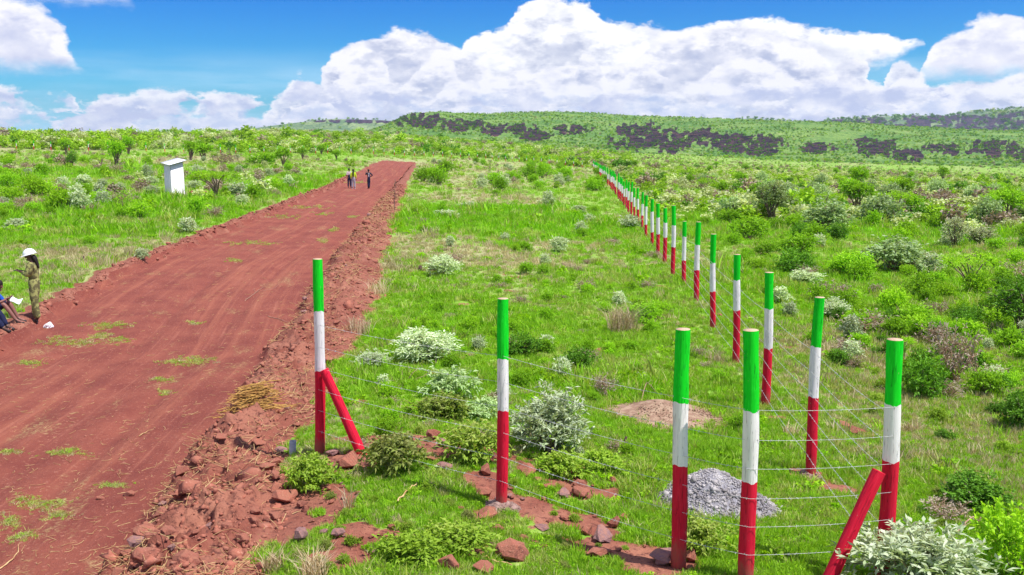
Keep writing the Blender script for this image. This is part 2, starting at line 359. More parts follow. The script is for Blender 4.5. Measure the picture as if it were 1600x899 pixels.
def masks(X, Y):
    t, dr, dl, on = inroad(X, Y)
    n1 = fbm(X * .8, Y * .8, 71, 4); n2 = fbm(X * 3.1, Y * 3.1, 72, 3); n3 = fbm(X * .12, Y * .12, 73, 4)
    w = wb(Y)
    soil = on * ss(t, -.03, .01) * (1 - ss(dr - w, -.25, .12 + .35 * n2))
    soil = np.maximum(soil, on * (dl > -.2) * (1 - ss(dl, .35 + .3 * n2, .6 + .5 * n2)))
    e = blobs(X, Y, SOIL)
    soil = np.maximum(soil, .9 * ss(e * (.2 + 1.25 * n1) + 1.1 * (n2 - .55), .40, .62))
    soil = np.maximum(soil, .8 * ss(n1 * .6 + n2 * .4, .66, .74) * (np.hypot(X, Y) < 60))
    dry = np.clip(ss(n3 * .7 + n1 * .3, .48, .68) * .6 + blobs(X, Y, DRY) * (.45 + .9 * n1) * ss(n1 + .4 * n2, .40, .70) * 1.7 - .8 * blobs(X, Y, LUSH), 0, 1)
    lush = np.clip(blobs(X, Y, LUSH) + ss(fbm(X * .2, Y * .2, 75, 3), .52, .7) * .5, 0, 1) * (1 - dry)
    return soil, dry, lush
# ------------------------------------------------------------------ materials
def newmat(name):
    m = bpy.data.materials.new(name); m.use_nodes = True; n = NT(m.node_tree)
    b = [x for x in n.n if x.type == 'BSDF_PRINCIPLED'][0]; o = [x for x in n.n if x.type == 'OUTPUT_MATERIAL'][0]
    b.inputs['Specular IOR Level'].default_value = 0.15; b.inputs['Roughness'].default_value = 0.9
    return m, n, b, o
def geo_pos(n): return n.node('ShaderNodeNewGeometry').outputs['Position']
def bump(n, b, h, strength, dist):
    k = n.node('ShaderNodeBump'); k.inputs['Strength'].default_value = strength; k.inputs['Distance'].default_value = dist
    n.l.new(h, k.inputs['Height']); n.l.new(k.outputs[0], b.inputs['Normal'])
SOILC = ((0.215, 0.068, 0.046), (0.33, 0.138, 0.09), (0.11, 0.038, 0.03))
def m_ground():
    m, n, b, o = newmat('grassy_ground'); P = geo_pos(n)
    soil, dry, lush = n.attr('soil'), n.attr('dry'), n.attr('lush')
    a = n.noise(P, 1.3, 6, .6); f = n.noise(P, 14, 5, .65); g = n.noise(P, .11, 5, .6); f2 = n.noise(P, 60, 3, .6)
    gr = n.mix(n.sstep(a, .35, .65), (.14, .29, .022), (.25, .40, .05))
    gr = n.mix(n.sstep(f, .5, .7), gr, (.38, .44, .15))
    gr = n.mix(n.sstep(f, .42, .28), gr, (.09, .22, .012))
    gr = n.mix(n.m('MULTIPLY', lush, .75), gr, (.15, .38, .012))
    dr = n.mix(n.sstep(f, .4, .65), (.27, .28, .10), (.46, .42, .25))
    dr = n.mix(n.sstep(a, .5, .7), dr, (.30, .24, .17))
    c = n.mix(n.m('MULTIPLY', dry, n.sstep(f, .25, .6, .55, 1)), gr, dr)
    so = n.mix(n.sstep(a, .35, .7), SOILC[0], SOILC[1]); so = n.mix(n.sstep(f, .5, .68), so, SOILC[2])
    so = n.mix(n.m('MULTIPLY', n.sstep(f2, .62, .75), .6), so, (.5, .33, .2))
    sm = n.sstep(n.m('ADD', soil, n.m('MULTIPLY', n.m('SUBTRACT', f, .5), 1.7)), .34, .62)
    c = n.mix(sm, c, so)
    n.l.new(c, b.inputs['Base Color']); bump(n, b, n.m('ADD', f, n.m('MULTIPLY', f2, .4)), .8, .03)
    return m
def m_road():
    m, n, b, o = newmat('red_earth'); P = geo_pos(n); uv = n.node('ShaderNodeAttribute', attribute_name='tt').outputs[1]
    x, y, z = n.xyz(uv)      # t across, metres along, metres across
    st = n.noise(n.comb(n.m('MULTIPLY', z, 2.6), n.m('MULTIPLY', y, .05), 0.0), 1.0, 7, .62)
    st2 = n.noise(n.comb(n.m('MULTIPLY', z, 9.0), n.m('MULTIPLY', y, .25), 5.0), 1.0, 5, .6)
    a = n.noise(P, .9, 6, .6); f = n.noise(P, 17, 6, .7); f2 = n.noise(P, 75, 3, .6)
    c = n.mix(n.sstep(a, .3, .7), (.195, .050, .037), (.265, .078, .052))
    c = n.mix(n.m('MULTIPLY', n.sstep(st, .50, .68), .42), c, (.39, .14, .08))
    c = n.mix(n.m('MULTIPLY', n.sstep(st, .44, .30), .35), c, (.15, .04, .034))
    c = n.mix(n.m('MULTIPLY', n.sstep(st2, .55, .7), .25), c, (.52, .22, .14))
    c = n.mix(n.m('MULTIPLY', n.sstep(f, .56, .72), .7), c, (.56, .27, .18))
    c = n.mix(n.m('MULTIPLY', n.sstep(f, .42, .30), .6), c, (.19, .05, .042))
    # bleached crushed grass pressed into the middle of the carriageway
    gp = n.noise(n.comb(n.m('MULTIPLY', z, 1.0), n.m('MULTIPLY', y, .35), 9.0), .9, 5, .65)
    gm = n.m('MULTIPLY', n.sstep(gp, .56, .70), n.sstep(f, .46, .60))
    c = n.mix(n.m('MULTIPLY', gm, .6), c, (.46, .38, .16))
    c = n.mix(n.m('MULTIPLY', n.sstep(f2, .66, .76), .8), c, (.52, .36, .24))
    n.l.new(c, b.inputs['Base Color']); bump(n, b, n.m('ADD', n.m('ADD', f, n.m('MULTIPLY', f2, .5)), n.m('MULTIPLY', st, .8)), .9, .035)
    return m
def gain(c):
    return c if c is None or c[1] < c[0] * 1.3 else (min(.75, c[0] * 1.5), min(.8, c[1] * 1.35), c[2] * .8)
def m_leaf(name, c1, c2, c3=None, trans=.35, inst=False, rough=.6, spec=.25):
    """c1..c2 by leaf tint, c3 leaf underside / dry leaves"""
    c1, c2, c3 = gain(c1), gain(c2), gain(c3)
    m, n, b, o = newmat(name)
    t = n.attr('tint'); oi = n.node('ShaderNodeObjectInfo').outputs['Random']
    if inst: oi = n.attr('itint', 'INSTANCER')
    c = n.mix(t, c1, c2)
    if c3:
        q = n.m('ADD', n.m('MULTIPLY', t, .45), n.m('MULTIPLY', oi, .55)); c = n.mix(n.sstep(q, .52, .9), c, c3)
    k = n.m('ADD', .78, n.m('MULTIPLY', n.m('FRACT', n.m('MULTIPLY', oi, 7.31)), .44))
    c = n.mix(1.0, c, n.comb(k, k, k), 'MULTIPLY')
    n.l.new(c, b.inputs['Base Color']); b.inputs['Roughness'].default_value = rough; b.inputs['Specular IOR Level'].default_value = spec
    tr = n.node('ShaderNodeBsdfTranslucent'); n.l.new(n.mix(1.0, c, (1.25, 1.2, .6), 'MULTIPLY'), tr.inputs[0])
    mx = n.node('ShaderNodeMixShader'); mx.inputs[0].default_value = trans
    n.l.new(b.outputs[0], mx.inputs[1]); n.l.new(tr.outputs[0], mx.inputs[2]); n.l.new(mx.outputs[0], o.inputs[0])
    return m
def m_simple(name, c, c2=None, sc=20, rough=.8, spec=.2, bmp=0, det=5, lo=.35, hi=.65, stretch=None, obj=True):
    m, n, b, o = newmat(name); P = n.node('ShaderNodeTexCoord').outputs['Object'] if obj else geo_pos(n)
    if stretch: P = n.vm('MULTIPLY', P, stretch)
    f = n.noise(P, sc, det, .6)
    c = n.mix(n.sstep(f, lo, hi), c, c2 or tuple(x * .7 for x in c)); n.l.new(c, b.inputs['Base Color'])
    b.inputs['Roughness'].default_value = rough; b.inputs['Specular IOR Level'].default_value = spec
    if bmp: bump(n, b, f, .6, bmp)
    return m
def m_paint(name, c, dark, scuff, mud=False):
    m, n, b, o = newmat(name); P = n.node('ShaderNodeTexCoord').outputs['Object']; oi = n.node('ShaderNodeObjectInfo')
    P = n.vm('ADD', P, n.comb(n.m('MULTIPLY', oi.outputs['Random'], 31.0), n.m('MULTIPLY', oi.outputs['Random'], 17.0), 0.0))
    g = n.noise(n.vm('MULTIPLY', P, (30, 30, 2.2)), 1.0, 6, .62); s = n.noise(n.vm('MULTIPLY', P, (9, 9, 5)), 1.0, 6, .7); cr = n.noise(n.vm('MULTIPLY', P, (26, 26, .9)), 1.0, 3, .5)
    cc = n.mix(n.m('MULTIPLY', n.sstep(g, .4, .7), .45), c, dark)
    cc = n.mix(n.m('MULTIPLY', n.sstep(s, .62, .74), .6), cc, scuff)
    crk = n.m('MULTIPLY', n.sstep(n.m('ABSOLUTE', n.m('SUBTRACT', cr, .5)), .012, .0), n.sstep(s, .35, .5))
    cc = n.mix(n.m('MULTIPLY', crk, .85), cc, tuple(x * .3 for x in dark))
    br = n.noise(n.vm('MULTIPLY', P, (60, 60, 7)), 1.0, 4, .6); cc = n.mix(n.m('MULTIPLY', n.sstep(br, .5, .68), .30), cc, tuple(min(.85, x * 1.5 + .03) for x in c))
    ch = n.noise(n.vm('MULTIPLY', P, (34, 34, 16)), 1.0, 4, .6); cc = n.mix(n.m('MULTIPLY', n.sstep(ch, .70, .74), .8), cc, (.34, .25, .19))
    if mud:
        oz = n.xyz(n.node('ShaderNodeTexCoord').outputs['Object'])[2]; mm = n.sstep(n.m('ADD', oz, n.m('MULTIPLY', n.m('SUBTRACT', s, .5), .7)), .30, .02)
        cc = n.mix(n.m('MULTIPLY', mm, .75), cc, (.26, .09, .06))
    n.l.new(cc, b.inputs['Base Color']); b.inputs['Roughness'].default_value = .72; b.inputs['Specular IOR Level'].default_value = .2
    bump(n, b, n.m('SUBTRACT', g, crk), .5, .006)
    return m
def m_rock(name, a, b2, c):
    m, n, b, o = newmat(name); P = n.node('ShaderNodeTexCoord').outputs['Object']; oi = n.node('ShaderNodeObjectInfo').outputs['Random']
    P = n.vm('ADD', P, n.comb(n.m('MULTIPLY', oi, 13.0), 0.0, 0.0))
    f = n.noise(P, 5, 6, .65); g = n.noise(P, 22, 5, .65)
    cc = n.mix(n.sstep(f, .35, .62), a, b2); cc = n.mix(n.sstep(g, .55, .72), cc, c); cc = n.mix(n.m('MULTIPLY', oi, .4), cc, b2)
    z = n.xyz(n.node('ShaderNodeNewGeometry').outputs['Normal'])[2]
    cc = n.mix(n.m('MULTIPLY', n.sstep(z, .1, .9), n.sstep(f, .4, .6, 0, .45)), cc, (.44, .19, .11))  # lighter tops painted into the colour of upward faces
    n.l.new(cc, b.inputs['Base Color']); bump(n, b, n.m('ADD', f, g), .8, .02); return m
MG = m_ground(); MR = m_road()
GREEN = m_paint('green_paint', (.002, .58, .012), (.002, .46, .012), (.003, .14, .02))
WHITE = m_paint('white_paint', (.80, .74, .75), (.62, .56, .57), (.45, .40, .38))
RED = m_paint('red_paint', (.64, .007, .035), (.50, .006, .03), (.28, .01, .025), True)
CUT = m_simple('sawn_wood', (.62, .44, .30), (.45, .30, .20), 60)
WIRE = m_simple('galvanised_wire', (.62, .62, .63), (.42, .42, .43), 90, .45, .5)
ROCK = m_rock('red_rock', (.40, .14, .09), (.24, .085, .065), (.54, .28, .20))
ROCKG = m_rock('purple_grey_rock', (.24, .13, .13), (.30, .17, .16), (.42, .28, .26))
GRAV = m_simple('grey_gravel', (.46, .44, .47), (.27, .26, .30), 9, lo=.4, hi=.6)
BARK = m_simple('grey_bark', (.13, .085, .06), (.24, .18, .14), 30, stretch=(1, 1, .3))
STICK = m_simple('dry_wood', (.26, .15, .10), (.42, .27, .18), 40)
STRAW = m_simple('dry_straw', (.60, .42, .20), (.40, .22, .10), 12, obj=False)
STRAWY = m_simple('golden_straw', (.55, .33, .09), (.33, .16, .045), 12, obj=False)
# ------------------------------------------------------------------ ground sheet
def radial():
    r = [0.6]
    while r[-1] < 60: r.append(r[-1] + max(0.045 if 6 < r[-1] else .25, 2.4 * r[-1] ** 2 / 6000))
    while r[-1] < 9000: r.append(r[-1] + min(2.4 * r[-1] ** 2 / 6000, r[-1] * .045))
    return np.array(r)
rr = radial()
azs = np.radians(np.concatenate([np.linspace(-180, -42, 40), np.linspace(-40, 40, 620), np.linspace(42, 178, 40)]))
A_, R_ = np.meshgrid(azs, rr)
GX, GY = R_ * np.sin(A_), R_ * np.cos(A_)
t, dr, dl, on = inroad(GX, GY)
GZ = H(GX, GY) - on * ss(t, .0, .04) * (1 - ss(t, .96, 1.0)) * .12
soil, dry, lush = masks(GX, GY)
nr, na = GX.shape
i = np.arange(nr - 1)[:, None] * na; j = np.arange(na)[None]; j2 = (j + 1) % na
q = np.stack([i + j, i + j2, i + na + j2, i + na + j], -1).reshape(-1, 4)[:, ::-1]
V = np.stack([GX, GY, GZ], -1).reshape(-1, 3)
cen = len(V); V = np.vstack([V, [0, 0, H(np.array([0.]), np.array([0.]))[0]]])
tri = np.stack([np.full(na, cen), (np.arange(na) + 1) % na, np.arange(na)], 1)
ex = lambda a: np.append(a.ravel(), 0)
g = link('ground', mesh_np('ground', V, [q, tri], MG, {'soil': ex(soil), 'dry': ex(dry), 'lush': ex(lush)}, True))
tag(g, 'open savanna ground with bright short grass and red soil patches', kind='structure')
# ------------------------------------------------------------------ road sheet
ys = [-30.0]
while ys[-1] < 214: ys.append(ys[-1] + max(.05 if ys[-1] > 5 else .5, 2.0 * max(ys[-1], 1) ** 2 / 6000))
ys = np.array(ys); tt = np.linspace(-.01, 1.01, 130)
YY, TT = np.meshgrid(ys, tt, indexing='ij'); XX = xl(YY) + TT * (xr(YY) - xl(YY))
ZZ = H(XX, YY) + .012
k_ = len(tt); i = np.arange(len(ys) - 1)[:, None] * k_; j = np.arange(k_ - 1)[None]
q = np.stack([i + j, i + j + 1, i + k_ + j + 1, i + k_ + j], -1).reshape(-1, 4)
tta = np.stack([TT, YY, XX - xls(YY)], -1).reshape(-1, 3)
rd = link('road', mesh_np('road', np.stack([XX, YY, ZZ], -1).reshape(-1, 3), q, MR, {'tt': tta}, True))
tag(rd, 'freshly graded red earth track with tyre marks and crushed grass', kind='structure')
# ------------------------------------------------------------------ hills
def m_hill(name, g1, g2, rk, rk2, dk):
    m, n, b, o = newmat(name); P = geo_pos(n); rock = n.attr('rock')
    Q = n.vm('MULTIPLY', P, (1, 1, 1.5))
    a = n.noise(Q, .016, 6, .6); f = n.noise(Q, .09, 5, .65); sp = n.noise(Q, .22, 4, .6)
    c = n.mix(n.sstep(a, .38, .62), g1, g2); c = n.mix(n.sstep(sp, .52, .64), c, dk)
    c = n.mix(n.m('MULTIPLY', n.sstep(f, .55, .7), .5), c, (.40, .40, .20))
    r = n.mix(n.sstep(f, .4, .6), rk, rk2); rs = n.noise(n.vm('MULTIPLY', P, (1, 1, .25)), .12, 5, .7)
    r = n.mix(n.sstep(rs, .45, .6), r, tuple(x * .35 for x in rk))
    rm = n.sstep(n.m('ADD', rock, n.m('MULTIPLY', n.m('SUBTRACT', f, .5), 1.1)), .35, .55)
    c = n.mix(rm, c, r); n.l.new(c, b.inputs['Base Color']); bump(n, b, n.m('ADD', f, sp), .8, 3.0); return m
def hill(name, label, x0, x1, r0, rtop, rback, ridge, cliffs, mat, seed, na=520, nr=150, amp=8.0, foot=-1.2):
    """ridge: photograph (x, y) pairs of the skyline; cliffs: (x, y, half width, height) outcrops"""
    xs = np.linspace(x0, x1, na); az = np.arctan((xs - 800) / F)
    el = (225 - np.interp(xs, [p[0] for p in ridge], [p[1] for p in ridge])) / F
    rho = np.concatenate([np.linspace(0, 1, nr - 30), np.linspace(1.03, 2, 30)])
    Az, Q = np.meshgrid(az, rho)
    El = np.tile(el, (len(rho), 1)); Xs = np.tile(xs, (len(rho), 1))
    rt = rtop * (1 + .12 * (fbm(Az * 9, Az * 0, seed, 3) - .5))
    rad = np.where(Q <= 1, r0 + (rt - r0) * Q, rt + (rback - rtop) * (Q - 1))
    X = rad * np.sin(Az); Y = rad * np.cos(Az)
    ztop = CAM[2] + rt * El; zb = H0(r0 * np.sin(Az), r0 * np.cos(Az)) + foot
    u = np.clip(Q, 0, 1)
    s = .30 * u ** .8 + .70 * ss(u, .15, 1.0)
    z = zb + (ztop - zb) * s
    z = np.where(Q > 1, ztop - (Q - 1) * 4, z)
    env = np.clip(u * 5, 0, 1) * np.where(Q > .97, .35, 1)
    z = z + env * amp * (fbm(X * .006, Y * .006, seed + 1, 5) - .5) + env * amp * .35 * (fbm(X * .03, Y * .03, seed + 2, 4) - .5)
    ypix = CY - F * np.tan(np.arctan2(z - CAM[2], rad) + PITCH)
    rock = np.full_like(z, -1.0)
    for (cx_, cy_, w_, h_) in cliffs:
        rock = np.maximum(rock, 1 - ((Xs - cx_) / (w_ * 1.25)) ** 2 - ((ypix - cy_) / (h_ * 1.3)) ** 2)
    nn = fbm(Xs * .08, ypix * .11, seed + 3, 5, .65); nv = fbm(Xs * .22, ypix * .16, seed + 4, 3)
    rk = ss(np.clip(rock, -1, .75) * .8 + 1.7 * (nn - .5) + 1.2 * (nv - .5), .14, .55) * (Q < 1) * (rock > -.7)
    # outcrops stand proud as broken vertical faces
    rad2 = rad - rk * (1 + 7 * nv)
    X = rad2 * np.sin(Az); Y = rad2 * np.cos(Az)
    i = np.arange(len(rho) - 1)[:, None] * na; j = np.arange(na - 1)[None]
    q = np.stack([i + j, i + j + 1, i + na + j + 1, i + na + j], -1).reshape(-1, 4)
    V = np.stack([X, Y, z], -1).reshape(-1, 3)
    o = link(name, mesh_np(name, V, q, mat, {'rock': rk.ravel()}, True)); tag(o, label, kind='structure')
    return V.reshape(len(rho), na, 3), rk, Q
HM = m_hill('scrub_hill', (.095, .205, .035), (.18, .29, .06), (.018, .012, .022), (.085, .045, .045), (.04, .12, .03))
HM2 = m_hill('far_hill', (.12, .20, .09), (.26, .34, .14), (.03, .03, .06), (.12, .07, .09), (.012, .05, .07))  # bluish distance haze is mixed into these hill colours
FARV = hill('hill', 'long far plateau behind the near escarpment on the right', 1000, 2600, 2600, 3600, 4300,
     [(1000, 205), (1140, 191), (1165, 187), (1200, 190), (1262, 194), (1300, 190), (1350, 187), (1400, 186), (1440, 186), (1470, 187), (1500, 182), (1540, 179), (1570, 177), (1640, 174), (1800, 178), (2200, 200), (2600, 222)],
     [(1340, 191, 60, 5), (1440, 191, 60, 6), (1500, 193, 50, 8), (1570, 190, 40, 9), (1620, 195, 50, 9), (1400, 200, 90, 4), (1530, 203, 60, 4)], HM2, 301, amp=16)
FARW = hill('hill', 'low blue green rise on the skyline above the road', -900, 760, 2000, 2500, 3000,
     [(-900, 226), (100, 222), (380, 205), (440, 197), (480, 192), (520, 188), (560, 188), (600, 189), (680, 196), (760, 210)], [(560, 190, 60, 3)], HM2, 321, na=300, nr=60, amp=5)
MESA = hill('hill', 'long green escarpment with purple rock outcrops beyond the plain', 560, 2600, 820, 1500, 2300,
     [(560, 214), (610, 196), (628, 187), (645, 181), (690, 178), (760, 180), (860, 176), (900, 178), (1000, 184), (1100, 187), (1160, 190), (1250, 193), (1330, 196), (1400, 202), (1500, 207), (1600, 209), (1800, 206), (2200, 212), (2600, 224)],
     [(660, 189, 42, 11), (720, 197, 40, 10), (790, 203, 50, 9), (835, 212, 26, 8), (890, 203, 30, 8), (975, 202, 22, 9), (1000, 216, 42, 20), (1045, 226, 30, 14), (1090, 216, 26, 14), (1140, 224, 30, 14), (1185, 228, 32, 14), (1270, 231, 26, 8),
      (1345, 225, 14, 9), (1375, 233, 40, 12), (1412, 244, 30, 7), (1480, 233, 45, 8), (1550, 230, 55, 9), (1600, 240, 60, 7), (1700, 232, 90, 10), (1900, 230, 90, 10)], HM, 341, na=900, nr=170, amp=9)
# ------------------------------------------------------------------ fence posts
def rnd(seed): return np.random.default_rng(seed)
def post_section(z0, z1, r0, r1, seed, k=18, n=8, joint=(0, 0)):
    """length of a debarked round pole between heights z0 and z1, with slight bends and flats"""
    g_ = rnd(seed); th = np.linspace(0, 2 * np.pi, k, endpoint=False); zz = np.linspace(z0, z1, n)
    flat = 1 + .035 * np.sin(th * 2 + seed) + .02 * np.sin(th * 5 + 2 * seed)
    V = []
    for i_, z in enumerate(zz):
        r = r0 + (r1 - r0) * (z - z0) / max(z1 - z0, 1e-6)
        kn = 1 + .05 * math.sin(z * 9 + seed * 2) * math.sin(z * 3.1 + seed); rg = (.009 * np.sin(th * 2 + seed) + .006 * np.sin(th * 5 + seed)) * (1 if (i_ == n - 1 and joint[1]) or (i_ == 0 and joint[0]) else 0)
        V.append(np.stack([r * flat * kn * np.cos(th) + .013 * math.sin(z * 2.3 + seed), r * flat * kn * np.sin(th) + .011 * math.cos(z * 1.9 + seed), z + rg], 1))
    return np.vstack(V), k, n
def section_mesh(name, mat, *a, cap=0, **kw):
    V, k, n = post_section(*a, **kw); i = np.arange(n - 1)[:, None] * k; j = np.arange(k)[None]; j2 = (j + 1) % k
    q = np.stack([i + j, i + j2, i + k + j2, i + k + j], -1).reshape(-1, 4)
    return mesh_np(name, V, q, mat, None, True)
def cap_mesh(name, z, r, seed, mat=CUT, k=18):
    V, _, _ = post_section(z - .012, z + .002, r, r * .97, seed, n=2, k=k); c = V[-k:].mean(0) + (0, 0, .003)
    V = np.vstack([V, c]); j = np.arange(k); j2 = (j + 1) % k
    return mesh_np(name, V, [np.stack([j, j2, k + j2, k + j], 1), np.stack([k + j, k + j2, np.full(k, 2 * k)], 1)], mat, None, False)
ORD = 'first second third fourth fifth sixth seventh eighth ninth tenth eleventh twelfth thirteenth fourteenth fifteenth sixteenth seventeenth eighteenth nineteenth twentieth'.split()
POSTS = []          # (base, top, radius) in fence order
def near_post(pt, pb, yg, yw, rad, label, group, seed, name='fence_post'):
    """pt, pb: photograph pixels of top and foot; yg, yw: where green turns white and white turns red"""
    B = hit(pb[0], pb[1]); d = rays(pt[0], pt[1]); T = CAM + d * (B[1] / d[1])
    Lh = np.linalg.norm(T - B); f1 = (pb[1] - yg) / (pb[1] - pt[1]); f2 = (pb[1] - yw) / (pb[1] - pt[1])
    e = empty(name, B, label, 'fence post', group)
    e.rotation_euler = Vector(T - B).to_track_quat('Z', 'Y').to_euler()
    link('red_section', section_mesh('red_section', RED, -.35, Lh * f2 + .002, rad * 1.04, rad, seed, joint=(0, 1)), e)
    link('white_section', section_mesh('white_section', WHITE, Lh * f2, Lh * f1 + .002, rad, rad * .985, seed, joint=(1, 1)), e)
    link('green_section', section_mesh('green_section', GREEN, Lh * f1, Lh, rad * .987, rad * .97, seed, joint=(1, 0)), e)
    link('cut_end', cap_mesh('cut_end', Lh, rad * .965, seed), e)
    POSTS.append((B, T, rad)); return e, B, T
FG, LG = 'tricolour posts of the near cross fence', 'tricolour posts of the long fence row'
pA, bA, tA = near_post((497, 405), (500, 708), 484, 577, .064, 'braced green white and red end post standing on the spoil beside the road', FG, 1)
pB, bB, tB = near_post((787.5, 467), (782.5, 792), 558, 638, .061, 'tricolour post in stones between the road end post and the gravel heap, small concrete collar', FG, 2)
pC, bC, tC = near_post((1069, 515), (1058, 886), 625, 722, .070, 'thick tricolour post with stones heaped at its foot, left of the gravel heap', FG, 3)
pD, bD, tD = near_post((1174, 516), (1166, 912), 637, 748, .068, 'nearest tricolour post, standing in front of the grey gravel heap', FG, 4)
pE, bE, tE = near_post((1401, 531), (1379, 905), 628, 715, .070, 'thick braced tricolour corner post behind the silvery bush', LG, 5)
rows = [((1281, 465), (1265, 743), 540, 618, .064), ((1203, 426), (1196, 638), 481, 543, .068), ((1153, 398), (1149, 568), 437, 484, .066), ((1115, 366), (1113, 514), 411, 455, .067),
        ((1091, 347), (1088, 470), 383, 422, .078), ((1069, 346), (1069, 446), 370, 407, .070), ((1052.5, 321.5), (1051.5, 432), 352, 386, .074), ((1039.5, 325), (1038.5, 412), 348, 371, .074),
        ((1028.5, 318), (1027.5, 398), 340, 366, .074), ((1019.5, 311), (1018.5, 387), 331, 363, .074), ((1010, 305), (1009, 372), 323, 351, .074), ((1004, 300), (1003.5, 359), 319, 337, .074)]
for k, (pt, pb, yg, yw, r_) in enumerate(rows):
    near_post(pt, pb, yg, yw, r_, f'{ORD[k]} tricolour post behind the braced corner post in the long row' + (', on bare soil' if k == 0 else ''), LG, 10 + k)
# farther posts: shared meshes, each its own object
def proto_post(seed):
    h = 2.15
    return h, [('red_section', section_mesh('red_section', RED, -.3, .87, .077, .075, seed, k=10, n=4)), ('white_section', section_mesh('white_section', WHITE, .87, 1.5, .075, .074, seed, k=10, n=3)),
            ('green_section', section_mesh('green_section', GREEN, 1.5, h, .074, .073, seed, k=10, n=3)), ('cut_end', cap_mesh('cut_end', h, .072, seed, k=10))]
PR = [proto_post(60 + i_) for i_ in range(4)]
def far_post(P, g_, label, group, parts=4):
    h, pr = PR[g_.integers(4)]; s = g_.uniform(.93, 1.07)
    e = empty('fence_post', P, label, 'fence post', group); e.rotation_euler = (g_.normal(0, .012), g_.normal(0, .015), g_.uniform(0, 6)); e.scale = (1, 1, s)
    for nm, me in pr[:parts]: link(nm, me, e)
    POSTS.append((np.array(P), np.array(P) + (0, 0, h * s), .072))
g_ = rnd(5)
P0 = POSTS[-1][0]; P1 = hit(927, 264); nst = int(np.linalg.norm(P1 - P0) / 3.75); far_row = []
for k in range(1, nst + 1):
    f = k / nst; P = P0 + (P1 - P0) * f; P[0] += g_.normal(0, .04) + .5 * math.sin(f * 5) * f * (1 - f); P[2] = H(P[0], P[1])
    n_ = 12 + k
    lab = f'{ORD[n_ - 1]} tricolour post behind the braced corner post in the long row' if n_ <= 20 else 'tricolour post in the tightly bunched far end of the long row'
    far_post(P, g_, lab, LG)
# boundary fence along the far side of the field
PF = hit(*np.array([(-160, 232), (100, 236), (350, 240), (584, 243), (760, 249), (925, 264)]).T, fn=H0)
PF[-1] = P1
seg = np.linalg.norm(np.diff(PF, axis=0), axis=1); cum = np.concatenate([[0], np.cumsum(seg)])
for s_ in np.arange(0, cum[-1] - 3, 4.0):
    P = np.array([np.interp(s_, cum, PF[:, k]) for k in range(3)]); P[2] = H(P[0], P[1])
    far_post(P, g_, 'distant post of the boundary fence running across the far side of the field', 'posts of the far boundary fence')
# braces
def pole(name, A, B, r0, r1, mat, parent, seed):
    L = np.linalg.norm(B - A); me = section_mesh(name, mat, 0, L, r0, r1, seed, n=8); o = link(name, me, parent)
    M = Vector(B - A).to_track_quat('Z', 'Y').to_matrix().to_4x4(); M.translation = Vector(A); bpy.context.view_layer.update()
    o.matrix_world = M if parent is None else M; return o
def brace(post, ptop, pbot, r0, r1, ytop, ybase, seed):
    bpy.context.view_layer.update()
    d = rays(*ptop); T = CAM + d * (ytop / d[1]); d = rays(*pbot); B = CAM + d * (ybase / d[1]); Bx = B - (T - B) / np.linalg.norm(T - B) * .25
    L = np.linalg.norm(T - Bx); me = section_mesh('brace', RED, 0, L, r0, r1, seed, n=8); o = link('brace', me, post)
    M = Vector(T - Bx).to_track_quat('Z', 'Y').to_matrix().to_4x4(); M.translation = Vector(Bx)
    o.matrix_local = post.matrix_world.inverted() @ M
    o2 = link('brace_end', cap_mesh('brace_end', L + .001, r1, seed, mat=RED), o)
    o['label'] = 'slanting red brace pole'
bb = hit(566, 710); brace(pA, (505, 579), (566, 710), .062, .055, bA[1] - .13, bb[1], 41)
brace(pE, (1376, 738), (1290, 915), .066, .060, bE[1] - .15, hit(1290, 915)[1], 42)
# ------------------------------------------------------------------ barbed wire strands
HTS = [.30, .56, .82, 1.09, 1.35, 1.62]
def strand(pts, rad, name, label, group, barb_to=30, sag=.012):
    mb = MB(); Q = []
    for a, b in zip(pts[:-1], pts[1:]):
        L = np.linalg.norm(b - a); n = 7 if L < 5 else 3
        for f in np.linspace(0, 1, n, endpoint=False): Q.append(a + (b - a) * f - np.array([0, 0, sag * L * 4 * f * (1 - f)]))
    Q.append(pts[-1]); Q = np.array(Q); r = rad * np.maximum(1, np.linalg.norm(Q - CAM, axis=1) / 60)
    mb.tube(Q, r, 4); o = mb.build(name, WIRE); tag(o, label, 'wire', group)
    bb_ = MB(); g2 = rnd(int(abs(Q[0].sum()) * 100))
    for a, b in zip(Q[:-1], Q[1:]):
        L = np.linalg.norm(b - a)
        if np.linalg.norm(a) > barb_to: continue
        for s in np.arange(.06, L, .13):
            c = a + (b - a) * s / L
            for _ in range(2):
                v = g2.normal(size=3); v /= np.linalg.norm(v); bb_.tube([c - v * .014, c + v * .014], .0016, 3, cap=False)
    if bb_.n: bo = bb_.build('barb', WIRE, o); bo['kind'] = 'stuff'
names = ['lowest', 'second lowest', 'third lowest', 'third highest', 'second highest', 'topmost']
def at_h(p, h, off): B, T, r_ = p; u = (T - B) / np.linalg.norm(T - B); v = B + u * h; v = v + np.array([0, -r_ * off, 0]); return v
front = [POSTS[0], POSTS[1], POSTS[2], POSTS[3], POSTS[4]]
rowp = POSTS[4:5 + 12 + nst]
for k, h in enumerate(HTS):
    pts = [at_h(p, h + dh, 1.06) for p, dh in zip(front, (0, 0, 0, 0, .05))]
    strand(pts, .0017, 'wire_strand', f'{names[k]} barbed strand of the near cross fence', 'barbed strands of the cross fence')
    pts = []
    for p in rowp:
        v = at_h(p, h, 0); v[0] -= p[2] * 1.05; pts.append(v)
    strand(pts, .0020, 'wire_strand', f'{names[k]} barbed strand of the long fence row', 'barbed strands of the long fence')
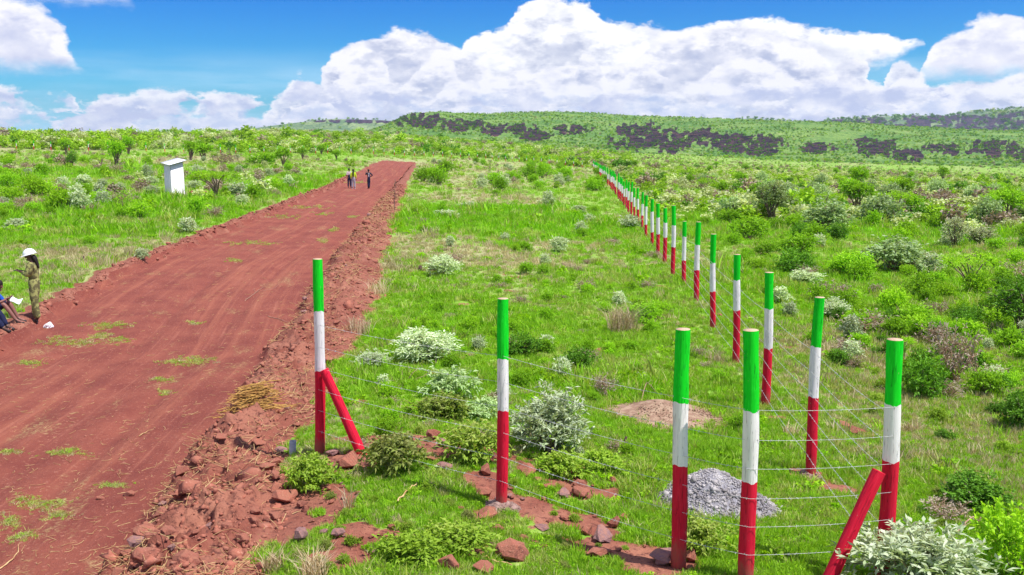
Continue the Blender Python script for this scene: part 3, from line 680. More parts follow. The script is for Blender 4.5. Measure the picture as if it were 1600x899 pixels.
# ------------------------------------------------------------------ vegetation builders
def unit(v): return v / (np.linalg.norm(v, axis=-1, keepdims=True) + 1e-9)
def leaf_geo(P, Dr, L, Wd, g, droop=.25, fold=.25):
    n = len(P); L = np.broadcast_to(L, (n,))[:, None]; Wd = np.broadcast_to(Wd, (n,))[:, None]
    S = unit(np.cross(Dr, unit(g.normal(size=(n, 3)) * .6 + (0, 0, 1)))); N = np.cross(S, Dr)
    tip = P + Dr * L - np.array([0, 0, 1]) * L * droop; mid = P + Dr * L * .48 - np.array([0, 0, 1]) * L * droop * .2
    V = np.stack([P, mid + S * Wd / 2 + N * Wd * fold, tip, mid - S * Wd / 2 + N * Wd * fold], 1).reshape(-1, 3)
    return V, np.arange(n * 4).reshape(n, 4)
def lumps(g, n, rx, ry, rz, z0, lr):
    c = unit(g.normal(size=(n, 3))); c[:, 2] = np.abs(c[:, 2]) * 1.1 - .15
    c = c * g.uniform(.35, .95, (n, 1)); c = c * (rx - lr, ry - lr, rz - lr * .8) + (0, 0, z0)
    return c
def clump_leaves(g, cen, lr, ntw, nl, L, Wd, up=.3, droop=.25, flat=1.0, tipb=.55, ht=None):
    """twigs radiating from each clump centre, leaves on their outer part"""
    n = len(cen) * ntw; d = unit(g.normal(size=(n, 3)) + (0, 0, up)); base = np.repeat(cen, ntw, 0)
    rl = np.repeat(np.broadcast_to(lr, (len(cen),)), ntw) * g.uniform(.55, 1.15, n)
    d = d * (1, 1, flat); k = g.uniform(tipb, 1, (n, nl)); P = (base[:, None] + d[:, None] * (rl[:, None] * k)[..., None]).reshape(-1, 3)
    dl = unit(np.repeat(unit(d), nl, 0) * .7 + g.normal(size=(n * nl, 3)) * .6 + (0, 0, up * .5))
    V, q = leaf_geo(P, dl, L * g.uniform(.6, 1.2, n * nl), Wd * g.uniform(.7, 1.2, n * nl), g, droop)
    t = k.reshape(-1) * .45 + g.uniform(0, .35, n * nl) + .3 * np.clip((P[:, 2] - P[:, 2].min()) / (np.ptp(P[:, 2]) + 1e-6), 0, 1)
    return V, q, np.repeat(np.clip(t, 0, 1), 4), (base, base + d * rl[:, None])
def stems(g, cen, z_split=.0, r0=.012, r1=.004, wob=.06, trunks=1, spread=.05, k=5, twigs=None):
    mb = MB()
    for c in cen:
        a = g.uniform(0, 6.28); b = np.array([math.cos(a) * spread, math.sin(a) * spread, -.03]); n = 5
        f = np.linspace(0, 1, n)[:, None]; m = np.array([c[0] * .25, c[1] * .25, max(z_split, c[2] * .5)])
        P = (1 - f) ** 2 * b + 2 * f * (1 - f) * m + f * f * c + g.normal(0, wob * np.linalg.norm(c) * .3, (n, 3)) * (f * (1 - f) * 4)
        mb.tube(P, r0 + (r1 - r0) * f[:, 0], k, cap=False)
    if twigs is not None:
        A, B = twigs
        for a, b in zip(A, B): mb.tube(np.stack([a, b]), [r1, r1 * .3], 3, cap=False)
    return mb
class Kind:
    def __init__(s, name, mat, smat=None, **k): s.name = name; s.mat = mat; s.smat = smat or BARK; s.k = k; s.var = []
    def make(s, seed):
        g = rnd(seed); k = s.k; lr = k['lr']
        c = lumps(g, k['nc'], k['rx'], k['rx'], k['rz'], k.get('z0', k['rz'] * .35), lr)
        if k.get('umbrella'):
            a = g.uniform(0, 6.28, k['nc']); rad = np.sqrt(g.uniform(0.02, 1, k['nc'])) * (k['rx'] - lr * .6)
            c = np.stack([rad * np.cos(a), rad * np.sin(a), k['z0'] + g.normal(0, k['rz'] * .25, k['nc']) - .12 * (rad / k['rx']) ** 2 * k['rx']], 1)
        V, q, t, tw = clump_leaves(g, c, lr, k['nt'], k['nl'], k['L'], k['W'], k.get('up', .3), k.get('droop', .25), k.get('flat', 1.0), k.get('tipb', .45))
        fol = mesh_np(s.name + '_foliage', V, q, s.mat, {'tint': t})
        nt_ = len(tw[0]); sel = np.arange(0, nt_, max(1, nt_ // k.get('ntw', 24)))
        sm = stems(g, c[:k.get('ns', 7)], k.get('split', 0), k.get('sr', .012), k.get('sr', .012) * .35, spread=k.get('spread', .05), twigs=(tw[0][sel], tw[1][sel])).mesh(s.name + '_stem', s.smat)
        s.var.append((fol, sm, max(V[:, 2].max(), .1), np.percentile(np.abs(V[:, 0]), 97) * 2)); return s
    def place(s, P, label, group=None, w=None, h=None, sc=1.0, seed=0, name=None, cat=None, rz=None, parts=True):
        g = rnd(seed + int(abs(P[0] * 1000)) % 9973); fol, sm, hh, ww = s.var[seed % len(s.var)]
        sx = (w / ww) if w else sc; sz = (h / hh) if h else sx
        P = np.array(P, float); P[2] = H(P[0], P[1]) - .02
        e = empty(name or s.name, P, label, cat or s.k.get('cat', 'shrub'), group, g.uniform(0, 6.28) if rz is None else rz); e.scale = (sx, sx, sz)
        link('foliage', fol, e)
        if parts: link('stem', sm, e)
        return e
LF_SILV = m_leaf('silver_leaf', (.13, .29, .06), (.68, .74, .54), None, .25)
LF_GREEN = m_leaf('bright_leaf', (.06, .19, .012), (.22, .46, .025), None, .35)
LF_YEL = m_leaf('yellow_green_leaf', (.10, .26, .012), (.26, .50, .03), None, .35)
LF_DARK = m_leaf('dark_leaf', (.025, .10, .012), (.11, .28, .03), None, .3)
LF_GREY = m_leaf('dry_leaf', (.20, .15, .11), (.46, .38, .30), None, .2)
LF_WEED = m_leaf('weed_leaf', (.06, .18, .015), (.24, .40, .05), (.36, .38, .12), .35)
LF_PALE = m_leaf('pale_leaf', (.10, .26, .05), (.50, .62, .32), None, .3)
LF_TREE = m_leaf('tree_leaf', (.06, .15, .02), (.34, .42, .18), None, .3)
K = {
 'silver': Kind('silver_bush', LF_SILV, rx=.45, rz=.62, lr=.19, nc=32, nt=15, nl=9, L=.062, W=.017, up=.9, droop=.2, ns=9, cat='shrub'),
 'silverfar': Kind('silver_bush', LF_SILV, rx=.5, rz=.6, lr=.2, nc=22, nt=11, nl=6, L=.09, W=.034, up=.8, ns=5, cat='shrub', ntw=8),
 'green': Kind('green_shrub', LF_GREEN, rx=.5, rz=.45, lr=.18, nc=24, nt=15, nl=8, L=.048, W=.024, up=.5, ns=8, cat='shrub', ntw=12),
 'yellow': Kind('green_shrub', LF_YEL, rx=.5, rz=.42, lr=.18, nc=22, nt=15, nl=8, L=.048, W=.024, up=.5, ns=8, cat='shrub', ntw=12),
 'dark': Kind('dark_shrub', LF_DARK, rx=.5, rz=.5, lr=.17, nc=26, nt=15, nl=8, L=.048, W=.024, up=.5, ns=8, cat='shrub', ntw=12),
 'grey': Kind('dry_shrub', LF_GREY, STICK, rx=.5, rz=.45, lr=.2, nc=16, nt=9, nl=3, L=.06, W=.018, up=.4, ns=12, cat='dry shrub', ntw=130, sr=.009),
 'weed': Kind('leafy_weed', LF_WEED, rx=.32, rz=.26, lr=.14, nc=24, nt=11, nl=8, L=.052, W=.019, up=.7, droop=.4, ns=8, cat='weed', z0=.1, ntw=10, sr=.005),
 'pale': Kind('pale_leaved_weed', LF_PALE, rx=.34, rz=.32, lr=.15, nc=20, nt=9, nl=7, L=.062, W=.019, up=.8, droop=.4, ns=8, cat='weed', z0=.12, ntw=12, sr=.005),
 'tree': Kind('bush_tree', LF_TREE, rx=.85, rz=.8, lr=.26, nc=30, nt=14, nl=7, L=.085, W=.045, up=.35, ns=14, cat='tree', z0=.75, split=.35, sr=.035, spread=.08, ntw=40),
 'silvtree': Kind('silver_tree', m_leaf('silver_tree_leaf', (.08, .21, .04), (.46, .59, .30), None, .3), rx=.8, rz=.95, lr=.3, nc=28, nt=13, nl=6, L=.10, W=.045, up=.6, ns=12, cat='tree', z0=.4, split=.3, sr=.03, ntw=30),
 'acacia': Kind('acacia_tree', LF_YEL, rx=1.0, rz=.3, lr=.26, nc=34, nt=10, nl=6, L=.06, W=.035, up=.25, flat=.45, umbrella=1, z0=1.05, split=.75, sr=.035, spread=.01, ns=9, cat='tree', ntw=30),
}
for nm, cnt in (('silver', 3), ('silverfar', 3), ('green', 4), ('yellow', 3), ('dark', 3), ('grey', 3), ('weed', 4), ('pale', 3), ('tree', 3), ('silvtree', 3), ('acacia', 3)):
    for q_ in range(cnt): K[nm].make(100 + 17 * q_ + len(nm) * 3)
LIMITS = {}
def put(kind, x, y, hpx, wpx, label, group=None, seed=0, **kw):
    P = hit(x, y); z = topx(P)[2]
    return K[kind].place(P, label, group, w=wpx * z / F, h=hpx * z / F * 1.03, seed=seed, **kw)
SPEC = [
 ('silver', 862, 710, 118, 104, 'large silvery bush with pale felted leaves beside the second cross fence post'),
 ('silver', 1432, 935, 128, 185, 'wide silvery bush in the bottom right, in front of the braced corner post'),
 ('silver', 660, 566, 60, 84, 'medium silvery bush with a crooked dead branch, behind the red slanting brace'),
 ('silver', 583, 574, 30, 52, 'small silvery bush at the edge of the dry roots, right of the road end post'),
 ('silver', 692, 432, 36, 46, 'rounded silvery bush next to dark stumps in mid field'),
 ('silver', 1303, 498, 36, 44, 'white leaved bush just right of the first long row post top'),
 ('silver', 1258, 442, 24, 44, 'low white leaved bush right of the second long row post'),
 ('silverfar', 1457, 428, 36, 36, 'small round silvery bush between the dark silver tree and the umbrella acacia'),
 ('silvtree', 1287, 364, 62, 74, 'round pale tipped bush tree on the right plain, middle of three'),
 ('silvtree', 1379, 354, 52, 62, 'pale tipped bush tree with a dark left side, right of the round one'),
 ('silvtree', 1396, 424, 58, 88, 'broad dark bush with white tips and purple dry twigs at its foot'),
 ('tree', 1205, 348, 66, 58, 'vase shaped multi stemmed tree with bare lower limbs, left of the silver trees'),
 ('silvtree', 1147, 345, 40, 40, 'pale shrub tree left of the vase shaped tree'),
 ('tree', 1491, 388, 52, 38, 'grey green upright bush, left one of the grey pair', 'greytree'),
 ('tree', 1532, 386, 40, 42, 'grey green rounded bush, right one of the grey pair', 'greytree'),
 ('acacia', 1515, 458, 64, 88, 'bright green umbrella acacia with visible fork near the right edge'),
 ('tree', 1598, 525, 105, 88, 'large dark tree cut by the right edge of the photograph', 'dark'),
 ('dark', 1440, 618, 72, 84, 'dark shrub with glossy drooping leaves right of the corner post'),
 ('grey', 1492, 598, 100, 84, 'tall dry shrub with flat bare top beside the glossy dark shrub'),
 ('dark', 1525, 792, 62, 92, 'round dark green bush alone on short grass in the lower right'),
 ('yellow', 1590, 905, 130, 120, 'yellow green bush in the bottom right corner'),
 ('grey', 1478, 812, 40, 80, 'dry twiggy shrub behind the wide silvery bush'),
 ('dark', 1598, 672, 70, 60, 'dark green bush cut by the right edge above the round one'),
 ('grey', 1310, 468, 30, 56, 'pinkish dry shrub above the white leaved bush on the right'),
 ('grey', 1352, 520, 38, 78, 'low wide dry shrub right of the first long row post'),
 ('green', 1172, 372, 36, 60, 'rounded bright shrub just right of the long fence, below the pale shrub tree'),
 ('dark', 1240, 428, 44, 66, 'dense leafy shrub between two white leaved bushes'),
 ('green', 1330, 430, 40, 70, 'olive green shrub left of the broad white tipped bush'),
 ('yellow', 1560, 508, 36, 60, 'bright shrub right below the umbrella acacia'),
 ('green', 1245, 395, 34, 60, 'mid green shrub right of the long fence below the silver trees'),
 ('silverfar', 1115, 332, 22, 26, 'small silvery bush right of the bunched fence posts'),
 ('silverfar', 857, 322, 26, 22, 'small silvery bush on the dry strip in mid field'),
 ('silverfar', 986, 358, 24, 34, 'silvery bush touching the posts of the long row'),
 ('silverfar', 874, 394, 26, 26, 'silvery bush at the front edge of the bright grass'),
 ('silverfar', 695, 341, 14, 46, 'low spread of silvery leaves in the bright grass right of the road'),
 ('silverfar', 735, 326, 12, 30, 'flat silvery bush right of the low silvery spread'),
 ('silverfar', 294, 364, 26, 32, 'white leaved bush below the hut, near the left road edge'),
 ('silverfar', 222, 404, 18, 22, 'little white leaved bush at the left road bank'),
 ('silverfar', 237, 290, 16, 20, 'upper silvery bush against the left wall of the hut'),
 ('silverfar', 237, 304, 15, 22, 'lower silvery bush against the left wall of the hut'),
 ('silverfar', 304, 296, 15, 26, 'silvery bush between the hut and the umbrella acacia'),
 ('silverfar', 374, 308, 24, 38, 'whitish bush right of the small umbrella acacia'),
 ('silverfar', 131, 290, 18, 28, 'silvery bush left of the hut, leftmost of three'),
 ('silverfar', 160, 292, 14, 18, 'silvery bush left of the hut, middle of three'),
 ('silverfar', 187, 300, 16, 20, 'silvery bush left of the hut, nearest to it'),
 ('silverfar', 25, 362, 22, 34, 'green and white bush at the left edge above the helmeted person'),
 ('silverfar', 8, 292, 14, 30, 'silvery bush on the left edge level with the hut foot'),
 ('acacia', 338, 305, 38, 66, 'small flat topped acacia with thin trunk right of the hut'),
 ('acacia', 158, 260, 18, 24, 'small round topped acacia far left of the hut'),
 ('tree', 298, 250, 30, 26, 'round tree behind the hut roof, left of the pair', 'green'),
 ('tree', 319, 252, 28, 28, 'round tree behind the hut roof, right of the pair', 'green'),
 ('tree', 113, 264, 30, 14, 'thin small tree with dark stem at far left', 'dark'),
 ('grey', 352, 260, 28, 46, 'reddish leafless shrub right of the two round trees'),
 ('green', 410, 260, 24, 46, 'dense bright bush near the boundary fence left of the road'),
 ('green', 107, 367, 16, 22, 'lone bright green bush in the pale grass, left one'),
 ('green', 141, 381, 15, 22, 'lone bright green bush in the pale grass, right one'),
 ('dark', 812, 556, 40, 66, 'dark leafy shrub between the second and third cross fence posts'),
 ('dark', 902, 578, 40, 56, 'dark leafy shrub right of the other one in the middle of the field'),
 ('green', 1005, 505, 36, 62, 'leafy green shrub beside the pale dry grass tuft'),
 ('grey', 945, 615, 34, 50, 'small dry shrub above the brown soil heap'),
 ('weed', 618, 735, 74, 96, 'leafy weed mound right of the slanting brace foot'),
 ('weed', 742, 722, 66, 90, 'leafy weed mound left of the second cross fence post'),
 ('weed', 690, 655, 50, 90, 'leafy weed mound behind the stones in the cross fence'),
 ('weed', 490, 765, 62, 78, 'leafy weed clump at the foot of the road end post'),
 ('weed', 715, 862, 56, 105, 'leafy weed mound in the lower middle beside the big red stone'),
 ('weed', 640, 880, 50, 90, 'leafy weed mound at the bottom left of the lower middle one'),
 ('weed', 880, 742, 50, 80, 'leafy weed below the large silvery bush'),
 ('weed', 1100, 860, 60, 90, 'leafy green weed between the two nearest posts'),
 ('pale', 705, 622, 54, 80, 'pale leaved weed in the middle field behind the leafy mounds'),
 ('pale', 752, 655, 40, 70, 'pale leaved weed touching the left side of the second post'),
 ('weed', 945, 738, 44, 70, 'dusty weed left of the gravel heap'),
 ('silverfar', 790, 376, 14, 14, 'tiny white bush in the bright grass'),
 ('silverfar', 905, 332, 12, 22, 'low white bush near the long row in the dry strip'),
]
K['greytree'] = Kind('grey_tree', m_leaf('grey_tree_leaf', (.16, .22, .08), (.44, .48, .33), None, .3), rx=.7, rz=.95, lr=.25, nc=26, nt=13, nl=6, L=.08, W=.035, up=.5, ns=12, cat='tree', z0=.5, split=.4, sr=.03, ntw=40)
K['greytree'].make(31); K['greytree'].make(57)
TR = {'green': 'yellow', 'dark': 'dark', 'greytree': 'greytree'}
KT = Kind('round_tree', LF_GREEN, rx=.8, rz=.7, lr=.27, nc=26, nt=12, nl=6, L=.11, W=.055, up=.35, ns=8, cat='tree', z0=.95, split=.6, sr=.04, ntw=20); KT.make(71); KT.make(72)
KD = Kind('dark_tree', LF_DARK, rx=.9, rz=.9, lr=.25, nc=40, nt=15, nl=7, L=.06, W=.035, up=.35, ns=14, cat='tree', z0=.55, split=.4, sr=.04, ntw=60); KD.make(73); KD.make(74)
K['roundtree'] = KT; K['darktree'] = KD
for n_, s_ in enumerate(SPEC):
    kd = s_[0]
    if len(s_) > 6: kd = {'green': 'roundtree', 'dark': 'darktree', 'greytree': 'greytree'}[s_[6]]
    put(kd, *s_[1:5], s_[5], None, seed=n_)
# scattered shrubs: sampled over the ground, each its own object
def inpoly(x, y, poly):
    c = False; n = len(poly)
    for i_ in range(n):
        x1, y1 = poly[i_]; x2, y2 = poly[(i_ + 1) % n]
        if (y1 > y) != (y2 > y) and x < (x2 - x1) * (y - y1) / (y2 - y1) + x1: c = not c
    return c
def clear(P, m=.5):
    q = topx(P)
    if (238 < q[0] < 300 and 240 < q[1] < 345) or (25 < q[0] < 90 and 480 < q[1] < 540) or (935 < q[0] < 1150 and 610 < q[1] < 700) or (1020 < q[0] < 1220 and 710 < q[1] < 860 and 'q' != ''): return False
    t, dr, dl, on = inroad(P[0], P[1])
    if on and dr < wb(P[1]) + .1 and dl < .7: return False
    for B, T, r_ in POSTS[:17]:
        if (P[0] - B[0]) ** 2 + (P[1] - B[1]) ** 2 < m * m: return False
    return True
g = rnd(77)
REG = {'right': [(960, 262), (1700, 262), (1700, 640), (1440, 620), (1290, 560), (1080, 330)], 'rightfar': [(960, 258), (1700, 264), (1700, 360), (1120, 340)],
       'left': [(-80, 246), (560, 246), (470, 292), (330, 345), (-80, 350)], 'leftfar': [(-80, 240), (560, 243), (520, 262), (-80, 275)],
       'mid': [(650, 262), (930, 262), (1060, 430), (1190, 660), (1000, 720), (560, 700), (620, 330)], 'midfar': [(660, 248), (925, 258), (960, 300), (660, 300)],
       'front': [(480, 640), (1000, 700), (1380, 900), (450, 899), (470, 760)], 'low': [(1290, 560), (1700, 520), (1700, 899), (1400, 800)]}
def scatter(kind, region, n, smin, smax, label, group, seed, far=False, flatten=(.8, 1.2)):
    g = rnd(seed); poly = REG[region]; xs = [p[0] for p in poly]; ys_ = [p[1] for p in poly]; k = 0; tries = 0
    XY = np.stack([g.uniform(min(xs), max(xs), n * 12), g.uniform(min(ys_), max(ys_), n * 12)], 1)
    XY = np.array([p for p in XY if inpoly(p[0], p[1], poly)])[:int(n * 1.3) + 3]; PP = hit(XY[:, 0], XY[:, 1], H0)
    for P in PP:
        if k >= n: break
        if not clear(P): continue
        s = g.uniform(smin, smax) * min(1.35, max(.45, (np.hypot(P[0], P[1]) / 40) ** .6)); hh = s * g.uniform(*flatten)
        K[kind].place(P, label, group, w=s, h=hh * (K[kind].var[0][2] / K[kind].var[0][3]), seed=int(g.integers(1000)), parts=not far); k += 1
scatter('green', 'right', 80, .4, 1.1, 'bright green shrub among many on the plain right of the long fence', 'green shrubs on the right plain', 1)
scatter('yellow', 'right', 55, .4, 1.1, 'yellow green shrub among many on the plain right of the long fence', 'yellow green shrubs on the right plain', 2)
scatter('dark', 'right', 45, .4, 1.0, 'dark green shrub among many on the plain right of the long fence', 'dark shrubs on the right plain', 3)
scatter('silverfar', 'right', 22, .3, .8, 'silvery shrub among many on the plain right of the long fence', 'silvery shrubs on the right plain', 4)
scatter('grey', 'right', 36, .5, 1.3, 'dry shrub among many on the plain right of the long fence', 'dry shrubs on the right plain', 5, flatten=(.5, .9))
scatter('silvtree', 'rightfar', 40, .9, 1.6, 'distant pale tipped bush tree on the right plain', 'pale tipped trees on the right plain', 6)
scatter('roundtree', 'rightfar', 30, .8, 1.4, 'distant round green tree on the right plain', 'round trees on the right plain', 7)
scatter('acacia', 'rightfar', 18, 1.3, 2.2, 'distant umbrella acacia on the right plain', 'acacias on the right plain', 8)
scatter('silverfar', 'left', 34, .35, .75, 'small silvery bush in the field left of the road', 'silvery bushes left of the road', 9)
scatter('green', 'left', 30, .35, 1.0, 'green shrub in the field left of the road', 'green shrubs left of the road', 10)
scatter('yellow', 'left', 22, .4, 1.1, 'yellow green shrub in the field left of the road', 'yellow green shrubs left of the road', 11)
scatter('grey', 'left', 22, .5, 1.3, 'dry shrub in the field left of the road', 'dry shrubs left of the road', 12, flatten=(.5, .8))
scatter('roundtree', 'leftfar', 12, .9, 1.7, 'round tree near the boundary fence left of the road', 'trees near the left boundary', 13)
scatter('silverfar', 'mid', 14, .3, .6, 'small silvery bush in the field between road and long fence', 'silvery bushes in the middle field', 14)
scatter('green', 'mid', 60, .25, .6, 'small green shrub in the field between road and long fence', 'green shrubs in the middle field', 15)
scatter('yellow', 'mid', 50, .25, .6, 'small yellow green shrub in the field between road and long fence', 'yellow green shrubs in the middle field', 16)
scatter('grey', 'mid', 50, .3, .8, 'low dry shrub in the field between road and long fence', 'dry shrubs in the middle field', 17, flatten=(.4, .8))
scatter('green', 'midfar', 26, .8, 1.8, 'green shrub near the far end of the middle field', 'green shrubs at the far end of the middle field', 18)
scatter('silverfar', 'midfar', 26, .4, .9, 'silvery bush near the far end of the middle field', 'silvery bushes at the far end of the middle field', 19)
scatter('weed', 'front', 80, .12, .32, 'low leafy weed between the stones of the near cross fence', 'leafy weeds by the near cross fence', 20)
scatter('weed', 'low', 26, .2, .5, 'low leafy weed on the short grass in the lower right', 'leafy weeds in the lower right', 21)
scatter('dark', 'low', 10, .3, .7, 'small dark shrub on the short grass in the lower right', 'dark shrubs in the lower right', 22)
# ------------------------------------------------------------------ masses nobody could count
def instancer(name, label, pts, protos, attrs):
    """one object whose points carry instances of small plant meshes (geometry nodes)"""
    me = mesh_np(name, pts, [], None, None) if False else bpy.data.meshes.new(name)
    me.vertices.add(len(pts)); me.vertices.foreach_set('co', np.asarray(pts, np.float32).ravel())
    for k, a in attrs.items():
        a = np.asarray(a)
        if a.ndim == 2: at = me.attributes.new(k, 'FLOAT_VECTOR', 'POINT'); at.data.foreach_set('vector', a.astype(np.float32).ravel())
        elif a.dtype.kind == 'i': at = me.attributes.new(k, 'INT', 'POINT'); at.data.foreach_set('value', a.astype(np.int32))
        else: at = me.attributes.new(k, 'FLOAT', 'POINT'); at.data.foreach_set('value', a.astype(np.float32))
    o = link(name, me); tag(o, label, kind='stuff')
    ng = bpy.data.node_groups.new(name, 'GeometryNodeTree')
    ng.interface.new_socket('Geometry', in_out='INPUT', socket_type='NodeSocketGeometry'); ng.interface.new_socket('Geometry', in_out='OUTPUT', socket_type='NodeSocketGeometry')
    N = ng.nodes; L = ng.links; gi = N.new('NodeGroupInput'); go = N.new('NodeGroupOutput')
    ip = N.new('GeometryNodeInstanceOnPoints'); g2i = N.new('GeometryNodeJoinGeometry')
    for pm in reversed(protos):
        po = bpy.data.objects.new(name + '_clump', pm); oi = N.new('GeometryNodeObjectInfo'); oi.inputs['Object'].default_value = po; oi.inputs['As Instance'].default_value = True
        L.new(oi.outputs['Geometry'], g2i.inputs[0])
    L.new(gi.outputs[0], ip.inputs['Points']); L.new(g2i.outputs[0], ip.inputs['Instance']); ip.inputs['Pick Instance'].default_value = True
    def na(nm, ty):
        a = N.new('GeometryNodeInputNamedAttribute'); a.data_type = ty; a.inputs[0].default_value = nm; return a.outputs[0]
    L.new(na('idx', 'INT'), ip.inputs['Instance Index']); L.new(na('rot', 'FLOAT_VECTOR'), ip.inputs['Rotation']); L.new(na('scl', 'FLOAT_VECTOR'), ip.inputs['Scale'])
    L.new(ip.outputs[0], go.inputs[0])
    md = o.modifiers.new('scatter', 'NODES'); md.node_group = ng; return o
def tuft(seed, n, hgt, spread, wid, mat, lean=.5, curl=.3):
    g = rnd(seed); a = g.uniform(0, 6.28, n); r = np.sqrt(g.uniform(0, 1, n)) * spread
    B = np.stack([r * np.cos(a), r * np.sin(a), np.full(n, -.01)], 1); a2 = g.uniform(0, 6.28, n); ln = g.uniform(.1, 1, n) * lean
    hh = hgt * g.uniform(.45, 1.1, n); d = np.stack([np.cos(a2) * ln, np.sin(a2) * ln, np.ones(n)], 1); s = np.stack([-np.sin(a2), np.cos(a2), np.zeros(n)], 1) * wid / 2
    rot = g.uniform(0, 6.28, n); s = np.stack([np.cos(rot), np.sin(rot), np.zeros(n)], 1) * wid / 2
    M_ = B + d * (hh * .55)[:, None]; T = B + d * hh[:, None] * (1.0 + curl * ln[:, None]) * (1, 1, 1 - curl * .6) + d * (1, 1, 0) * (hh * curl)[:, None]
    V = np.stack([B - s, B + s, M_ + s * .8, M_ - s * .8, T], 1).reshape(-1, 3); i = np.arange(n)[:, None] * 5
    return mesh_np('tuft', V, [i + [0, 1, 2, 3], i + [3, 2, 4]], mat, {'tint': np.repeat(g.uniform(0, 1, n), 5)})
GR_I = m_leaf('grass_blade', (.12, .29, .02), (.23, .43, .045), None, .4, inst=True)
GR_L = m_leaf('lush_blade', (.12, .32, .01), (.21, .44, .02), None, .4, inst=True)
GR_D = m_leaf('dry_blade', (.40, .36, .17), (.62, .54, .34), None, .3, inst=True)
GR_M = m_leaf('mixed_blade', (.24, .33, .07), (.42, .47, .16), None, .35, inst=True)
HERB = m_leaf('herb_leaf', (.08, .25, .008), (.24, .46, .02), None, .4, inst=True)
def herb(seed, mat, n=30, L=.3, W=.14, rz=.35):
    g = rnd(seed); c = g.normal(0, .26, (6, 3)) * (1, 1, .3) + (0, 0, rz * .5)
    V, q, t, tw = clump_leaves(g, c, .22, 4, max(1, n // 6), L, W, .5, .3); return mesh_np('herb', V, q, mat, {'tint': t})
protos = [tuft(s, 26, 1.0, .75, .09, m) for s, m in ((1, GR_I), (2, GR_I), (3, GR_L), (4, GR_L), (5, GR_M), (6, GR_M), (7, GR_D), (8, GR_D))] + [herb(9, HERB), herb(10, HERB), herb(11, GR_L)]
g = rnd(88); NG = 170000
x = g.uniform(-120, 1720, NG); y = 238 + (960 - 238) * g.uniform(0, 1, NG) ** 1.12
P = hit(x, y, H0); P[:, :2] += g.normal(0, 1, (NG, 2)) * (np.hypot(P[:, 0], P[:, 1]) * .004)[:, None]
rd_ = np.hypot(P[:, 0], P[:, 1]); so_, dr_, lu_ = masks(P[:, 0], P[:, 1]); P[:, 2] = H(P[:, 0], P[:, 1])
t_, drr, dll, on_ = inroad(P[:, 0], P[:, 1])
sn = fbm(P[:, 0] * 14, P[:, 1] * 14, 91, 2)
STN = hit(np.array([800., 757, 226, 213, 556, 959, 446, 917, 940, 840, 880, 908, 676, 690]), np.array([880., 893, 890, 858, 848, 826, 788, 836, 848, 828, 778, 780, 700, 735]), H0)
near_ = np.zeros(NG, bool)
for q_ in STN: near_ |= np.hypot(P[:, 0] - q_[0], (P[:, 1] - q_[1]) * .8 + .06) < .13
keep = ~near_ & (so_ * (.7 + .6 * sn) < .45) & (rd_ < 420) & ~((on_ > 0) & (t_ > -.01) & (drr < .1)) & (g.uniform(0, 1, NG) > so_ * .85)
P = P[keep]; rd_ = rd_[keep]; dr_ = dr_[keep]; lu_ = lu_[keep]; n = len(P); u = g.uniform(0, 1, n); rock_ = fbm(P[:, 0] * .9, P[:, 1] * .9, 92, 3)
idx = np.where(u < dr_ * .8, 6 + (u * 1000).astype(int) % 2, np.where(u < dr_ * .8 + (1 - dr_) * (.12 + .35 * ss(rock_, .5, .6)), 4 + (u * 1000).astype(int) % 2, np.where(g.uniform(0, 1, n) < lu_, 2 + (u * 777).astype(int) % 2, (u * 777).astype(int) % 2)))
hb = g.uniform(0, 1, n) < np.where(rd_ < 30, .16, .1) * (1 - dr_); idx = np.where(hb, 8 + (u * 999).astype(int) % 3, idx)
sc_ = .045 * (rd_ / 9) ** .62 * g.lognormal(0, .32, n) * (1 + .9 * lu_) * (1 + .5 * ss(fbm(P[:, 0] * .5, P[:, 1] * .5, 93, 3), .5, .7)); sc_ = np.where(idx >= 8, sc_ * 1.1, sc_)
scv = np.stack([sc_ * 1.1, sc_ * 1.1, sc_ * g.uniform(.7, 1.3, n)], 1)
rot = np.stack([g.normal(0, .12, n), g.normal(0, .12, n), g.uniform(0, 6.28, n)], 1)
instancer('grass', 'short bright green grass with dry tufts covering the open ground', P, protos, {'idx': idx.astype(np.int32), 'rot': rot, 'scl': scv, 'itint': g.uniform(0, 1, n)})
